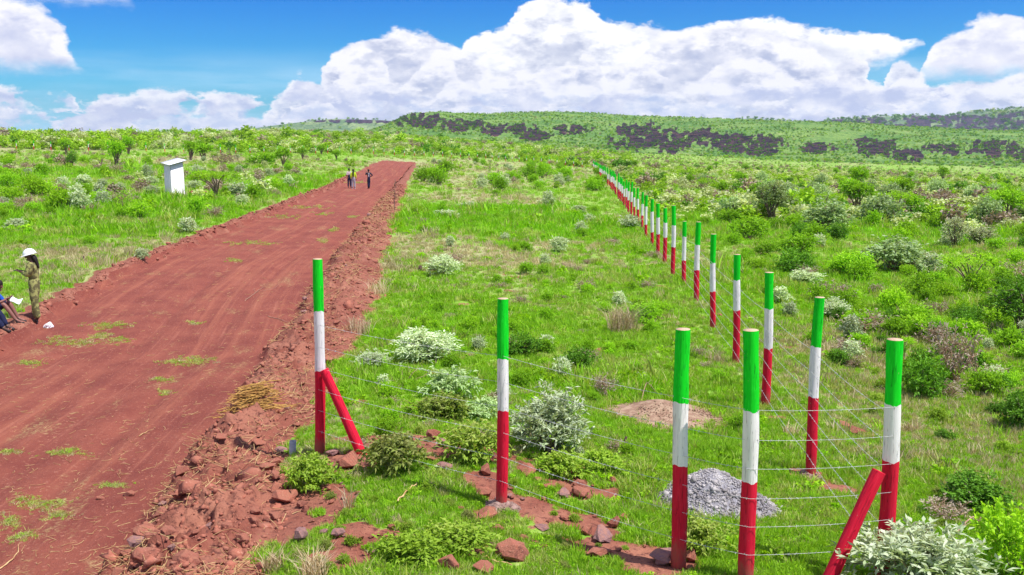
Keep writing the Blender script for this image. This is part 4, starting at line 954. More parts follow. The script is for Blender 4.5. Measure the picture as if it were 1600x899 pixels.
# far scrub
SC = [m_leaf('scrub_leaf_bright', (.09, .24, .012), (.24, .42, .03), None, .3, inst=True), m_leaf('scrub_leaf_pale', (.26, .38, .10), (.58, .64, .36), None, .3, inst=True),
      m_leaf('scrub_leaf_dark', (.03, .12, .015), (.10, .25, .03), None, .3, inst=True), m_leaf('scrub_leaf_dry', (.20, .14, .10), (.40, .32, .24), None, .2, inst=True)]
def scrubmesh(seed, mat, flat=1.0):
    g = rnd(seed); c = lumps(g, 11, .5, .5, .55, .22, .2); c[:, 2] *= flat
    V, q, t, tw = clump_leaves(g, c, .2, 8, 2, .13, .085, .5, .2, tipb=.4); V[:, 2] = np.maximum(V[:, 2], -.05); return mesh_np('scrub_clump', V, q, mat, {'tint': t})
SP = [scrubmesh(200 + i_, SC[i_ // 3]) for i_ in range(12)]
def scrub(name, label, az0, az1, r0, r1, n, s0, s1, probs, seed, dens=None, power=1.0):
    g = rnd(seed); az = np.radians(g.uniform(az0, az1, n)); r = np.exp(math.log(r0) + (math.log(r1) - math.log(r0)) * g.uniform(0, 1, n) ** power)
    X, Y = r * np.sin(az), r * np.cos(az); d = fbm(X * .02, Y * .02, seed + 3, 4); d2 = fbm(X * .15, Y * .15, seed + 4, 2); k = (d * .6 + d2 * .4) > .40 + g.uniform(-.1, .1, n)
    if dens is not None: k &= dens(X, Y)
    qp = topx(np.stack([X, Y, H0(X, Y)], 1)); k &= ~((qp[:, 0] > 235) & (qp[:, 0] < 305) & (qp[:, 1] > 285) & (qp[:, 1] < 350))
    X, Y, r, d = X[k], Y[k], r[k], d[k]; m = len(X); u = g.uniform(0, 1, m); cl = np.clip(np.searchsorted(np.cumsum(probs), np.clip(u + (fbm(X * .04, Y * .04, seed + 7, 3) - .5) * .8, 0, .999)), 0, 3)
    s = g.uniform(s0, s1, m) * g.lognormal(0, .25, m); P = np.stack([X, Y, H(X, Y) - .05], 1)
    return instancer(name, label, P, SP, {'idx': (cl * 3 + g.integers(0, 3, m)).astype(np.int32), 'rot': np.stack([np.zeros(m), np.zeros(m), g.uniform(0, 6.28, m)], 1),
        'scl': np.stack([s, s, s * g.uniform(.6, .95, m)], 1), 'itint': g.uniform(0, 1, m)})
rowdir = unit(np.array([POSTS[20][0][:2] - POSTS[6][0][:2]]))[0]; b0 = POSTS[6][0]
def right_of_row(X, Y, m=1.0): return ((X - b0[0]) * rowdir[1] - (Y - b0[1]) * rowdir[0]) > m
def beyond_fence(X, Y):
    az = np.arctan2(X, Y); pa = np.arctan2(PF[:, 0], PF[:, 1]); pr = np.hypot(PF[:, 0], PF[:, 1]); return np.hypot(X, Y) > np.interp(az, pa, pr) + 4
scrub('scrub', 'dense bright scrub on the rise beyond the far boundary fence', -44, 7, 225, 720, 11000, 2.2, 4.6, [.55, .30, .10, .05], 401, beyond_fence)
scrub('scrub', 'mass of pale and green scrub covering the plain up to the escarpment', 3, 48, 62, 900, 20000, .8, 2.2, [.36, .42, .14, .08], 402, lambda X, Y: right_of_row(X, Y, 2.0) | beyond_fence(X, Y), .8)
scrub('scrub', 'low scrub tufts in the field left of the road', -44, -8, 60, 235, 1500, .5, 1.5, [.5, .3, .05, .15], 403, lambda X, Y: (~beyond_fence(X, Y)) & ((xl(Y) - X) > 2))
scrub('scrub', 'low scrub tufts at the far end of the middle field', -8, 5, 100, 270, 900, .4, 1.3, [.3, .3, .1, .3], 404, lambda X, Y: (~beyond_fence(X, Y)) & ((X - xr(Y)) > 3) & ~right_of_row(X, Y, -2))
def hillscrub(V, rk, Q, n, s0, s1, seed, label, probs):
    g = rnd(seed); a, b = V.shape[:2]; i = g.integers(0, a - 1, n); j = g.integers(0, b, n)
    j = np.clip(j, 0, b - 2); f = g.uniform(0, 1, (n, 1)); h = g.uniform(0, 1, (n, 1)); P = (V[i, j] * (1 - f) + V[i + 1, j] * f) * (1 - h) + (V[i, j + 1] * (1 - f) + V[i + 1, j + 1] * f) * h
    k = (Q[i, j] < 1.1) & (g.uniform(0, 1, n) > rk[i, j] * .35) & (fbm(P[:, 0] * .02, P[:, 1] * .02, seed, 3) > .36); P = P[k]; rk_ = rk[i, j][k]; m = len(P)
    u = g.uniform(0, 1, m); cl = np.clip(np.searchsorted(np.cumsum(probs), u * .999), 0, 3); cl = np.where(rk_ > .3, 2, cl); s = g.uniform(s0, s1, m)
    instancer('scrub', label, P, SP, {'idx': (cl * 3 + g.integers(0, 3, m)).astype(np.int32), 'rot': np.stack([np.zeros(m)] * 2 + [g.uniform(0, 6.28, m)], 1), 'scl': np.stack([s, s, s * .8], 1), 'itint': g.uniform(0, 1, m)})
hillscrub(*MESA, 24000, 2, 4.6, 501, 'bushes dotted over the green escarpment slope', [.50, .12, .36, .02])
hillscrub(*FARV, 6000, 9, 20, 502, 'trees dotted over the far plateau slope', [.2, .1, .7, 0])
hillscrub(*FARW, 1500, 6, 14, 503, 'trees on the far low rise', [.3, .1, .6, 0])
# ------------------------------------------------------------------ stones
def rockmesh(seed, flat=.75, npts=18, sub=1, amp=.08):
    g = rnd(seed); bm = bmesh.new(); p = unit(g.normal(size=(npts, 3))) * g.uniform(.8, 1.05, (npts, 1)) * (1, g.uniform(.7, .95), flat)
    for v in p: bm.verts.new(v * .5)
    r = bmesh.ops.convex_hull(bm, input=bm.verts); bmesh.ops.delete(bm, geom=[v for v in bm.verts if not v.link_faces], context='VERTS')
    if sub:
        bmesh.ops.bevel(bm, geom=list(bm.edges), offset=.014, segments=1, affect='EDGES')
        bmesh.ops.triangulate(bm, faces=bm.faces); bmesh.ops.subdivide_edges(bm, edges=bm.edges, cuts=1, use_grid_fill=True)
        for v in bm.verts:
            c = v.co; n = fbm(np.array([c.x * 5 + seed]), np.array([c.y * 5 + c.z * 4]), seed, 3)[0] - .5; v.co = c * (1 + amp * 4 * n)
    bmesh.ops.triangulate(bm, faces=bm.faces); me = bpy.data.meshes.new('rock'); bm.to_mesh(me); bm.free(); return me
def as_np(me):
    V = np.zeros(len(me.vertices) * 3); me.vertices.foreach_get('co', V); T = np.zeros(len(me.polygons) * 3, int); me.polygons.foreach_get('vertices', T); return V.reshape(-1, 3), T.reshape(-1, 3)
RKM = []
for i_ in range(7):
    me = rockmesh(900 + i_, (.6, .75, .85, .55, .7, .9, .65)[i_]); me.materials.append(ROCK); RKM.append(me)
RKG = []
for i_ in range(3):
    me = rockmesh(920 + i_, .6); me.materials.append(ROCKG); RKG.append(me)
SMALL = [as_np(rockmesh(940 + i_, .8, 10, 0)) for i_ in range(8)]
def rock(x, y, wpx, label, group=None, hz=1.0, seed=0, grey=False, name='rock', sink=.10, P=None, w=None, mat=None):
    g = rnd(seed + 5000)
    if P is None: P = hit(x, y - wpx * .15); w = wpx * topx(P)[2] / F
    s = w * 1.18; me = (RKG if grey else RKM)[g.integers(3 if grey else 7)]
    z = H(P[0], P[1]) + s * .5 * .7 * hz * (1 - 2 * sink) ; o = link(name, me, None, (P[0], P[1], z), (g.normal(0, .12), g.normal(0, .12), g.uniform(0, 6.28)), (s, s, s * hz))
    return tag(o, label, 'stone', group)
RL = [(226, 893, 50, 'large split red boulder at the foot of the spoil, lower left', 1.0, 0), (213, 858, 24, 'dark boulder behind the large split one, lower left', 1.1, 1), (197, 870, 20, 'small red stone left of the large split boulder', .8, 0),
 (268, 862, 16, 'small purple stone right of the large split boulder', .9, 1), (263, 838, 26, 'long low red stone at the road edge above the split boulder', .7, 0), (246, 840, 16, 'reddish stone at the end of the long low one', .9, 0), (203, 778, 20, 'flat pale red stone alone on the road', .6, 0), (158, 783, 16, 'small flat stone on the road left of the pale one', .5, 0),
 (283, 745, 22, 'rounded stone on the road side of the spoil', .9, 0), (276, 782, 24, 'flat stone half buried at the edge of the spoil', .6, 0),
 (800, 882, 50, 'big smooth orange red stone at the bottom middle', .9, 0), (757, 897, 34, 'orange stone left of the big smooth one', .7, 0), (703, 899, 34, 'brown angular stone at the bottom edge', 1.2, 0),
 (556, 850, 30, 'square red stone in short grass below the slanting brace', 1.0, 0), (528, 842, 26, 'dusty stone left of the square red one', .8, 1), (505, 838, 18, 'small dusty stone at the end of the lower row', .8, 1),
 (446, 790, 44, 'large red stone in the spoil below the end post', .8, 0), (472, 795, 20, 'small stone right of the large one in the spoil', .9, 0), (432, 752, 24, 'tilted red stone in the spoil', .8, 0), (418, 738, 26, 'flat red stone near the grey pipe', .6, 0), (440, 712, 22, 'dark stone left of the grey pipe', .8, 1),
 (470, 850, 30, 'purple grey slab standing in the spoil at the bottom', 1.2, 1), (430, 815, 22, 'rough stone in the lower spoil', .8, 0), (380, 850, 26, 'clod like stone low in the spoil', .7, 0), (345, 690, 20, 'stone at the top edge of the road spoil', .8, 0), (405, 700, 22, 'red stone on the spoil crest', .8, 0),
 (676, 690, 24, 'orange stone in the weeds right of the brace', 1.2, 0), (690, 702, 24, 'grey purple stone touching the orange one in the weeds', .9, 1), (676, 725, 30, 'flat red stone between two weed mounds', .5, 0), (695, 737, 28, 'low dark stone between two weed mounds', .6, 1),
 (545, 735, 44, 'crusty clump of soil and stone at the brace foot', .8, 0), (520, 715, 26, 'flat stone between end post and brace', .6, 1), (560, 722, 20, 'small stone behind the brace foot', .7, 0),
 (824, 745, 32, 'flat red stone right of the second cross fence post', .6, 0), (840, 757, 18, 'small red stone under the flat one', .9, 0), (858, 768, 24, 'rounded red stone in the middle stone row', .8, 0), (880, 780, 24, 'dark stone in the middle stone row', .8, 1), (908, 782, 36, 'long red stone at the right of the middle row', .7, 0), (905, 765, 20, 'stone behind the long red one', .9, 0),
 (959, 828, 20, 'egg shaped red stone standing in grass left of the third post', 1.5, 0), (976, 815, 18, 'orange stone right of the egg shaped one', .8, 0), (917, 838, 24, 'red stone in the lower stone group', .9, 0), (940, 850, 36, 'large broken stone in the lower stone group', .8, 1), (846, 830, 28, 'pale flat stone lying on red soil', .25, 1), (818, 845, 16, 'small stone left below the pale flat one', .7, 0),
 (1036, 884, 40, 'dark rounded stone against the foot of the third post', .8, 1), (1080, 880, 28, 'rough stone right of the foot of the third post', .8, 0), (935, 872, 40, 'half buried flat red stone in grass', .4, 0), (620, 846, 20, 'red stone in grass left of the lower weed mound', .8, 0), (612, 828, 14, 'little red stone above its neighbour in the grass', .9, 0),
 (1340, 682, 26, 'bumpy red clod on grass left of the corner post', .8, 0), (1320, 670, 20, 'tan elongated stone beside the bumpy clod', .6, 0), (1562, 655, 20, 'flat orange stone in grass at the right', .4, 0), (935, 553, 18, 'flat red stone in the middle field', .5, 0), (1003, 482, 12, 'small red stone beyond the pale grass tuft', .5, 0), (1124, 498, 14, 'reddish stone beside the fourth long row post', .7, 0),
 (212, 363, 12, 'dark clod on the left field above the road', .8, 0), (93, 373, 10, 'small red clod in the left field', .7, 0), (80, 372, 8, 'tiny red clod beside the other in the left field', .7, 0)]
for n_, (x, y, w_, lb, hz_, gy) in enumerate(RL): rock(x, y, w_, lb, None, hz_, n_, bool(gy))
g = rnd(61)
for k in range(150):
    Y = 8.2 + 62 * g.uniform(0, 1) ** 1.9; w = wb(np.array(Y)); X = xr(np.array(Y)) + w * g.uniform(.02, 1.02); s = min(.24, g.lognormal(math.log(.12), .4)) * (1 if Y < 20 else 1.25)
    rock(0, 0, 0, 'red stone among many in the spoil ridge along the road', 'stones in the spoil ridge', g.uniform(.6, 1), 100 + k, g.uniform() < .1, P=np.array([X, Y, 0]), w=s)
for k in range(190):
    x, y = g.uniform(470, 1090), g.uniform(680, 899)
    if blobs(*[np.array([q]) for q in hit(x, y)[:2]], SOIL)[0] < .35: continue
    rock(x, y, g.uniform(8, 11) * g.lognormal(0.15, .35), 'small red stone lying on the bare soil along the near cross fence', 'small stones along the cross fence', g.uniform(.5, 1), 300 + k, g.uniform() < .3)
for k in range(26):
    Y = 9 + 90 * g.uniform() ** 1.6; X = xl(np.array(Y)) - g.uniform(-.1, .5)
    rock(0, 0, 0, 'dark clod on the crumbling left bank of the road', 'clods on the left road bank', g.uniform(.6, 1), 400 + k, False, P=np.array([X, Y, 0]), w=g.uniform(.12, .28))
# crumbs, pebbles and clods: too small and too many to pick apart
def crumbs(name, label, P, s, mat, seed, parent=None, kind='stuff', sq=.75):
    g = rnd(seed); mb = MB()
    for p, q in zip(P, s):
        V, T = SMALL[g.integers(8)]; a = g.uniform(0, 6.28); c, d = math.cos(a), math.sin(a); V = V * (1, g.uniform(.6, 1), g.uniform(.5, 1) * sq / .75)
        V = V @ np.array([[c, -d, 0], [d, c, 0], [0, 0, 1]]); mb.add(V * q + p, None, T, g.uniform())
    o = mb.build(name, mat, parent); o['kind'] = kind
    if label: o['label'] = label
    return o
def spread_berm(n, seed, pw=1.8, ymax=90, lo=-.06, hi=1.08):
    g = rnd(seed); Y = 8 + (ymax - 8) * g.uniform(0, 1, n) ** pw; X = xr(Y) + wb(Y) * (lo + (hi - lo) * g.uniform(0, 1, n)); return np.stack([X, Y, H(X, Y)], 1)
P = spread_berm(7500, 71); g = rnd(72)
crumbs('soil_clods', 'loose red soil clods heaped along the right road edge', P, g.lognormal(math.log(.048), .55, len(P)) * (1 + P[:, 1] / 60), ROCK, 73)
Y = 8 + 110 * g.uniform(0, 1, 2300) ** 1.7; X = xl(Y) - g.normal(.12, .16, len(Y)); P = np.stack([X, Y, H(X, Y)], 1)
crumbs('bank_clods', 'crumbled red clods along the left road bank', P, g.lognormal(math.log(.06), .45, len(P)) * (1 + P[:, 1] / 70), ROCK, 74)
x, y = g.uniform(-50, 480, 5000), 300 + 620 * g.uniform(0, 1, 5000); P = hit(x, y, H0); t, dr_, dl_, on_ = inroad(P[:, 0], P[:, 1]); P = P[(t > .01) & (t < .99)]; P[:, 2] = H(P[:, 0], P[:, 1]) + .012
P = P[fbm(P[:, 0], P[:, 1], 77, 3) + g.normal(0, .12, len(P)) > .5]
crumbs('pebbles', 'pebbles and crumbs scattered over the red road', P, g.lognormal(math.log(.016), .45, len(P)) * (1 + P[:, 1] / 45), ROCK, 75)
x, y = g.uniform(470, 1120, 4200), g.uniform(670, 905, 4200); P = hit(x, y, H0); so2, _, _ = masks(P[:, 0], P[:, 1]); P = P[so2 > .35]; P[:, 2] = H(P[:, 0], P[:, 1])
crumbs('soil_crumbs', 'red crumbs and pebbles on the bare soil by the cross fence', P, g.lognormal(math.log(.02), .5, len(P)), ROCK, 76)
# straw, roots and twigs in the spoil
def straws(name, label, P, Ls, rad, mat, seed, up=.35, parent=None, dirs=None, kind='stuff'):
    g = rnd(seed); mb = MB()
    for n_, (p, L) in enumerate(zip(P, Ls)):
        a = g.uniform(0, 6.28) if dirs is None else dirs[n_]; d = np.array([math.cos(a), math.sin(a), g.uniform(-.05, up)]); c = np.array([-d[1], d[0], 0]) * g.normal(0, .35) + (0, 0, g.normal(.0, .12))
        f = np.linspace(-.5, .5, 5)[:, None]; Q = p + d * f * L + c * L * (f * f) * 1.5 + (0, 0, rad * 2)
        mb.tube(Q, rad * (1 + p[1] / 30), 3, cap=False, a=g.uniform())
    o = mb.build(name, mat, parent); o['kind'] = kind
    if label: o['label'] = label
    return o
P = spread_berm(6800, 81, 1.7, 75, -.1, 1.15); P = P[fbm(P[:, 0] * 1.3, P[:, 1] * 1.3, 82, 3) + g.normal(0, .06, len(P)) > .46]
straws('dry_roots', 'tangled dry roots and straw in the road spoil', P, g.uniform(.08, .3, len(P)) * (1 + P[:, 1] / 60), .0026, STRAW, 83, .55)
x, y = g.uniform(-50, 600, 1500), 300 + 620 * g.uniform(0, 1, 1500); P = hit(x, y, H0); t, dr_, dl_, on_ = inroad(P[:, 0], P[:, 1]); P = P[(t > .01) & (t < .99)]; P[:, 2] = H(P[:, 0], P[:, 1]) + .012
straws('road_straw', 'bits of straw and twig lying on the road', P, g.uniform(.04, .16, len(P)) * (1 + P[:, 1] / 60), .0022, STRAW, 84, .12)
P = hit(396, 622); g = rnd(85); n = 150; PH = np.stack([P[0] + g.normal(0, .15, n), P[1] + g.normal(0, .13, n), np.zeros(n)], 1); PH[:, 2] = H(PH[:, 0], PH[:, 1]) + .02 + .20 * np.exp(-((PH[:, 0] - P[0]) / .28) ** 2 - ((PH[:, 1] - P[1]) / .25) ** 2) * g.uniform(.2, 1, n)
o = straws('straw_heap', 'golden heap of dry roots and straw beside the road halfway along the spoil', PH, g.uniform(.2, .55, n), .0042, STRAWY, 86, .15, dirs=g.normal(.35, .5, n)); o['kind'] = 'thing'; o['category'] = 'straw heap'
# grass growing on the road, in ragged patches
RP = [(610 / 3.6, 355 / 3.6 + 400, 30, 6), (400 / 3.6, 445 / 3.6 + 400, 36, 7), (560 / 3.6, 412 / 3.6 + 400, 18, 5), (160 / 3.6, 562 / 3.6 + 400, 18, 4), (670 / 3.6, 435 / 3.6 + 400, 14, 5), (1000 / 3.6, 560 / 3.6 + 400, 22, 4), (1120 / 3.6, 540 / 3.6 + 400, 20, 6),
      (920 / 3.6, 650 / 3.6 + 400, 14, 4), (925 / 3.6, 712 / 3.6 + 400, 10, 4), (1090 / 3.6, 342 / 3.6 + 400, 8, 3), (60, 765, 36, 9), (90, 785, 18, 6), (15, 792, 14, 8), (35, 815, 18, 8), (175, 740, 20, 5), (100, 690, 30, 5), (15, 690, 18, 3), (400, 375, 34, 3), (440, 335, 24, 3), (478, 320, 24, 3), (505, 370, 7, 4), (505, 330, 14, 2), (365, 400, 10, 3), (520, 355, 8, 3), (548, 335, 9, 2), (560, 283, 12, 1.5)]
pts = []; g = rnd(87)
for (x, y, rx, ry) in RP:
    n = int(rx * ry * .5) + 12; pts.append(np.stack([x + g.normal(0, rx * .65, n), y + g.normal(0, ry * .5, n)], 1))
pts = np.vstack(pts); P = hit(pts[:, 0], pts[:, 1], H0); t, _, _, _ = inroad(P[:, 0], P[:, 1]); P = P[(t > .0) & (t < 1.0)]; P[:, 2] = H(P[:, 0], P[:, 1]) + .01; n = len(P); s = .03 * (P[:, 1] / 9) ** .75 * g.lognormal(0, .3, n)
instancer('road_grass', 'thin flattened grass patches growing on the road', P, protos, {'idx': g.choice([4, 5, 6, 0, 4], n).astype(np.int32), 'rot': np.stack([g.normal(0, .2, n), g.normal(0, .2, n), g.uniform(0, 6, n)], 1), 'scl': np.stack([s * 1.3, s * 1.3, s * .5], 1), 'itint': g.uniform(0, 1, n)})
# herbs in the short grass near the camera
# ------------------------------------------------------------------ gravel heap, soil heap
def heap(q): return np.where(q < 1, (.55 * np.cos(np.clip(q, 0, 1) * np.pi / 2) ** 1.5 + .45 * (1 - np.sqrt(q * q + .01))) / .955, 1 - q)
def mound(name, cen, rx, ry, h, mat, seed, parent=None, n=40, rough=.06):
    a = np.linspace(0, 2 * np.pi, n, endpoint=False); rr_ = np.linspace(0, 1.06, 16); A, Q = np.meshgrid(a, rr_); X = cen[0] + rx * Q * np.cos(A) * (1 + .08 * np.sin(3 * A + seed)); Y = cen[1] + ry * Q * np.sin(A) * (1 + .07 * np.cos(2 * A + seed))
    Z = H(X, Y) + h * np.clip(1 - Q, -.1, 1) ** .85 * (1 + rough * 3 * (fbm(X * 5, Y * 5, seed, 3) - .5)) if False else H(X, Y) + h * heap(Q) * (1 + rough * 6 * (fbm(X * 4, Y * 4, seed, 3) - .5))
    i = np.arange(15)[:, None] * n; j = np.arange(n)[None]; j2 = (j + 1) % n; q = np.stack([i + j, i + n + j, i + n + j2, i + j2], -1).reshape(-1, 4)
    V = np.stack([X, Y, Z], -1).reshape(-1, 3) - cen
    return link(name, mesh_np(name, V, q, mat, None, True), parent, (0, 0, 0) if parent else cen), (X, Y, Z)
c = hit(1116, 784); c[2] = H(c[0], c[1]); e = empty('gravel_heap', c, 'cone shaped heap of grey crushed gravel on the grass behind the nearest post', 'gravel heap')
mound('heap_core', c, .72, .66, .36, m_simple('gravel_bed', (.30, .29, .31), (.16, .15, .17), 40), 3, e, rough=.02)
g = rnd(91); n = 7000; q = np.sqrt(g.uniform(0, 1.0, n)) * g.choice([1, 1, 1.15, 1.35, 1.6], n); a = g.uniform(0, 6.28, n)
X = .72 * q * np.cos(a) * (1 + .08 * np.sin(3 * a + 3)); Y = .66 * q * np.sin(a) * (1 + .07 * np.cos(2 * a + 3)); Z = H(c[0] + X, c[1] + Y) - c[2] + .36 * np.maximum(heap(q), 0) + .004
kk = (q < 1) | (g.uniform(0, 1, n) < .35)
crumbs('gravel', None, np.stack([X, Y, Z], 1)[kk], g.lognormal(math.log(.030), .5, n)[kk], m_simple('crushed_stone', (.48, .45, .44), (.20, .18, .18), 3.2, lo=.3, hi=.7, det=2), 92, e)
BROWN = m_simple('brown_soil', (.25, .15, .10), (.36, .25, .17), 9, bmp=.03, lo=.4, hi=.62)
c = hit(1040, 650); c[2] = H(c[0], c[1]); e = empty('soil_heap', c, 'low brown heap of dug soil between the third post and the large silvery bush', 'soil heap')
mound('heap_core', c, 1.05, .95, .2, BROWN, 5, e)
g = rnd(95); n = 2600; q = np.sqrt(g.uniform(0, 1.1, n)); a = g.uniform(0, 6.28, n); X = 1.04 * q * np.cos(a); Y = .95 * q * np.sin(a); Z = H(c[0] + X, c[1] + Y) - c[2] + .2 * np.maximum(heap(q), 0)
crumbs('soil_crumb', None, np.stack([X, Y, Z], 1), g.lognormal(math.log(.024), .4, n), BROWN, 96, e)
# collars of cast concrete and soil round post feet
COLL = m_simple('rough_concrete', (.36, .24, .20), (.20, .12, .10), 16, bmp=.04)
for (B, rr0, lb) in ((bB, .20, 'rough collar of concrete and pebbles round the foot of the second cross fence post'), (POSTS[5][0], .14, 'low collar of packed soil round the first post behind the corner')):
    e = empty('post_collar', B, lb, 'collar'); mound('collar', np.array([B[0], B[1], H(B[0], B[1])]), rr0, rr0, .09, COLL, 7, e, 24, .15); e.location = (B[0], B[1], H(B[0], B[1]))
    n = 150; q = np.sqrt(g.uniform(0, 1.2, n)); a = g.uniform(0, 6.28, n); X = rr0 * q * np.cos(a); Y = rr0 * q * np.sin(a)
    crumbs('pebble', None, np.stack([X, Y, H(B[0] + X, B[1] + Y) - H(B[0], B[1]) + .09 * np.clip(1 - q, 0, 1)], 1), g.lognormal(math.log(.03), .4, n), COLL, 97, e)
# ------------------------------------------------------------------ sticks, stumps, pipe, litter
def stick(pp, rad, label, mat=STICK, lift=0.03, branches=0, seed=1, name='stick', cat='stick', arch=0.0):
    pts = hit(*np.array(pp, float).T); pts[:, 2] = H(pts[:, 0], pts[:, 1]) + lift; f = np.linspace(0, 1, len(pts)); pts[:, 2] += arch * np.sin(np.pi * f)
    k = np.linspace(0, 1, 12); Q = np.stack([np.interp(k, f, pts[:, c_]) for c_ in range(3)], 1); g = rnd(seed); Q += g.normal(0, rad * .7, Q.shape)
    mb = MB(); mb.tube(Q, rad * (1 - .5 * k), 6)
    for b in range(branches):
        i_ = g.integers(2, 10); d = unit(Q[i_] - Q[i_ - 1] + g.normal(0, .5, 3) * np.linalg.norm(Q[i_] - Q[i_ - 1]) + 1e-6); d[2] = abs(d[2]); L = np.linalg.norm(Q[-1] - Q[0]) * g.uniform(.2, .45)
        mb.tube(np.stack([Q[i_], Q[i_] + d * L * .5 + g.normal(0, L * .06, 3), Q[i_] + d * L]), [rad * .55, rad * .4, rad * .15], 4)
    o = mb.build(name, mat, None, True); 
    if branches: o['kind'] = 'thing'
    return tag(o, label, cat)
stick([(383, 472), (398, 460), (412, 450)], .010, 'dark twig lying on the road near the end post', branches=2, seed=2)
stick([(418, 496), (434, 500), (450, 506)], .009, 'thin dark twig below the other twig on the road', branches=1, seed=3)
stick([(612, 612), (632, 600), (650, 596), (664, 588)], .014, 'reddish dead branch lying in grass behind the brace', branches=5, seed=4, name='dead_branch', cat='branch')
stick([(681, 572), (682, 556), (690, 548), (700, 556), (705, 572)], .016, 'crooked grey branch arching over grass by the medium silvery bush', branches=3, seed=5, arch=.22, name='dead_branch', cat='branch', mat=BARK)
stick([(733, 870), (762, 878), (800, 888)], .011, 'pale straight stick on the soil by the big smooth stone', STRAW, branches=0, seed=6)
stick([(0, 893), (18, 880), (28, 868), (31, 852)], .008, 'curved pale root on the road in the bottom left corner', STRAW, seed=7)
stick([(218, 684), (232, 676), (240, 674)], .006, 'short straw stalk on the lower road', STRAW, seed=8)
stick([(1000, 634), (1010, 618), (1032, 622)], .008, 'thin dry branch over grass above the soil heap', branches=3, seed=9, arch=.2)
stick([(825, 590), (845, 592), (862, 584)], .012, 'dead branch under the dark leafy shrub in the middle field', branches=4, seed=10, name='dead_branch', cat='branch')
stick([(832, 712), (842, 704)], .012, 'short brown stick beside the large silvery bush', seed=11)
stick([(1487, 842), (1518, 828), (1540, 826)], .012, 'dead branch sticking out right of the wide silvery bush', branches=3, seed=12, arch=.12, name='dead_branch', cat='branch')
stick([(620, 790), (640, 770), (652, 762)], .010, 'straw coloured stalk leaning in the lower weeds', STRAW, seed=13, lift=.05)
def stump(x, y, wpx, hpx, label):
    P = hit(x, y); z = topx(P)[2]; g = rnd(int(x)); mb = MB(); h = hpx * z / F; r = wpx * z / F / 2; mb.tube(np.array([[0, 0, -.05], [.01, 0, h * .5], [.03, .01, h]]), [r * 1.2, r, r * .75], 8)
    mb.tube(np.array([[r, 0, -.03], [r * 2.4, .02, h * .55]]), [r * .7, r * .4], 6); tag(mb.build('stump', m_simple('charred_wood', (.045, .028, .02), (.12, .07, .05), 30), None, loc=P), label, 'stump')
stump(672, 425, 7, 15, 'tallest dark stump beside the rounded silvery bush'); stump(656, 426, 6, 11, 'short dark stump left of the tall one'); stump(680, 426, 5, 9, 'small dark stump nearest the silvery bush'); stump(975, 698, 5, 16, 'brown peg like stump in grass above the gravel heap'); stump(737, 512, 4, 12, 'thin dark stump left of the second post'); stump(130, 410, 3, 10, 'thin dark stump by the helmeted person')
P = hit(457, 712); mb = MB(); r = .042; h = .19; th = np.linspace(0, 2 * np.pi, 16, endpoint=False)
prof = [(r, -.05), (r, h), (r * .72, h), (r * .72, h - .12), (0.001, h - .12)]
V = np.array([[q_[0] * math.cos(a) + q_[1] * .06, q_[0] * math.sin(a), q_[1]] for q_ in prof for a in th]); i = np.arange(4)[:, None] * 16; j = np.arange(16)[None]; q = np.stack([i + j, i + (j + 1) % 16, i + 16 + (j + 1) % 16, i + 16 + j], -1).reshape(-1, 4)
tag(link('pipe', mesh_np('pipe', V, q, m_simple('grey_plastic', (.40, .42, .43), (.30, .31, .32), 14, .5), None, False), None, P), 'short grey pipe stub sticking out of the spoil left of the end post', 'pipe')
def crumple(x, y, wpx, label, cat, name, col, seed):
    P = hit(x, y); w = wpx * topx(P)[2] / F; bm = bmesh.new(); bmesh.ops.create_icosphere(bm, subdivisions=3, radius=.5); g = rnd(seed)
    for v in bm.verts:
        c = v.co; n = fbm(np.array([c.x * 4 + seed]), np.array([c.y * 4 + c.z * 3.3]), seed, 4)[0]; v.co = c * (.45 + 1.0 * n); v.co.z = max(v.co.z * .8 + .2, .0)
    me = bpy.data.meshes.new(name); bm.to_mesh(me); bm.free(); me.materials.append(m_simple(name + '_sheet', col, tuple(q * .8 for q in col), 8)); tag(link(name, me, None, P, (0, 0, seed), w), label, cat)
crumple(77, 513, 15, 'crumpled white paper lying on the road beside the helmeted person', 'litter', 'crumpled_paper', (.8, .78, .8), 3); crumple(1515, 566, 16, 'white plastic bag caught in the shrubs at the right', 'litter', 'plastic_bag', (.72, .68, .68), 5)
# dry grass clumps, bare saplings
DRYM = m_leaf('dry_stalk', (.45, .33, .18), (.68, .56, .38), None, .2)
def drytuft(x, y, hpx, wpx, label, n=150, seed=1, mat=None):
    P = hit(x, y); z = topx(P)[2]; h = hpx * z / F; w = wpx * z / F; me = tuft(seed, n, h, w * .28, .010, mat or DRYM, .55, .45); o = link('dry_grass_tuft', me, None, P); tag(o, label, 'grass tuft')
drytuft(972, 520, 62, 80, 'tall pale dry grass tuft in the middle field', 320, 1); drytuft(1120, 508 + 60, 30, 40, 'dry grass tuft near the third long row post', 80, 2); drytuft(492, 905, 60, 70, 'dry straw tuft at the bottom edge beside the spoil', 200, 3)
drytuft(545, 795, 50, 30, 'thin dry stalks in grass below the slanting brace', 26, 4); drytuft(1425, 675, 24, 50, 'pale dry tuft right of the corner post', 120, 5); drytuft(1235, 680, 26, 40, 'pale tuft left of the first post behind the corner', 80, 6); drytuft(430, 890, 40, 60, 'dry straw poking out of the lower spoil', 120, 7); drytuft(590, 460, 30, 60, 'straw tuft on the crest of the far spoil', 140, 8); drytuft(563, 520, 36, 70, 'straw tuft on the spoil near the end post', 160, 9)
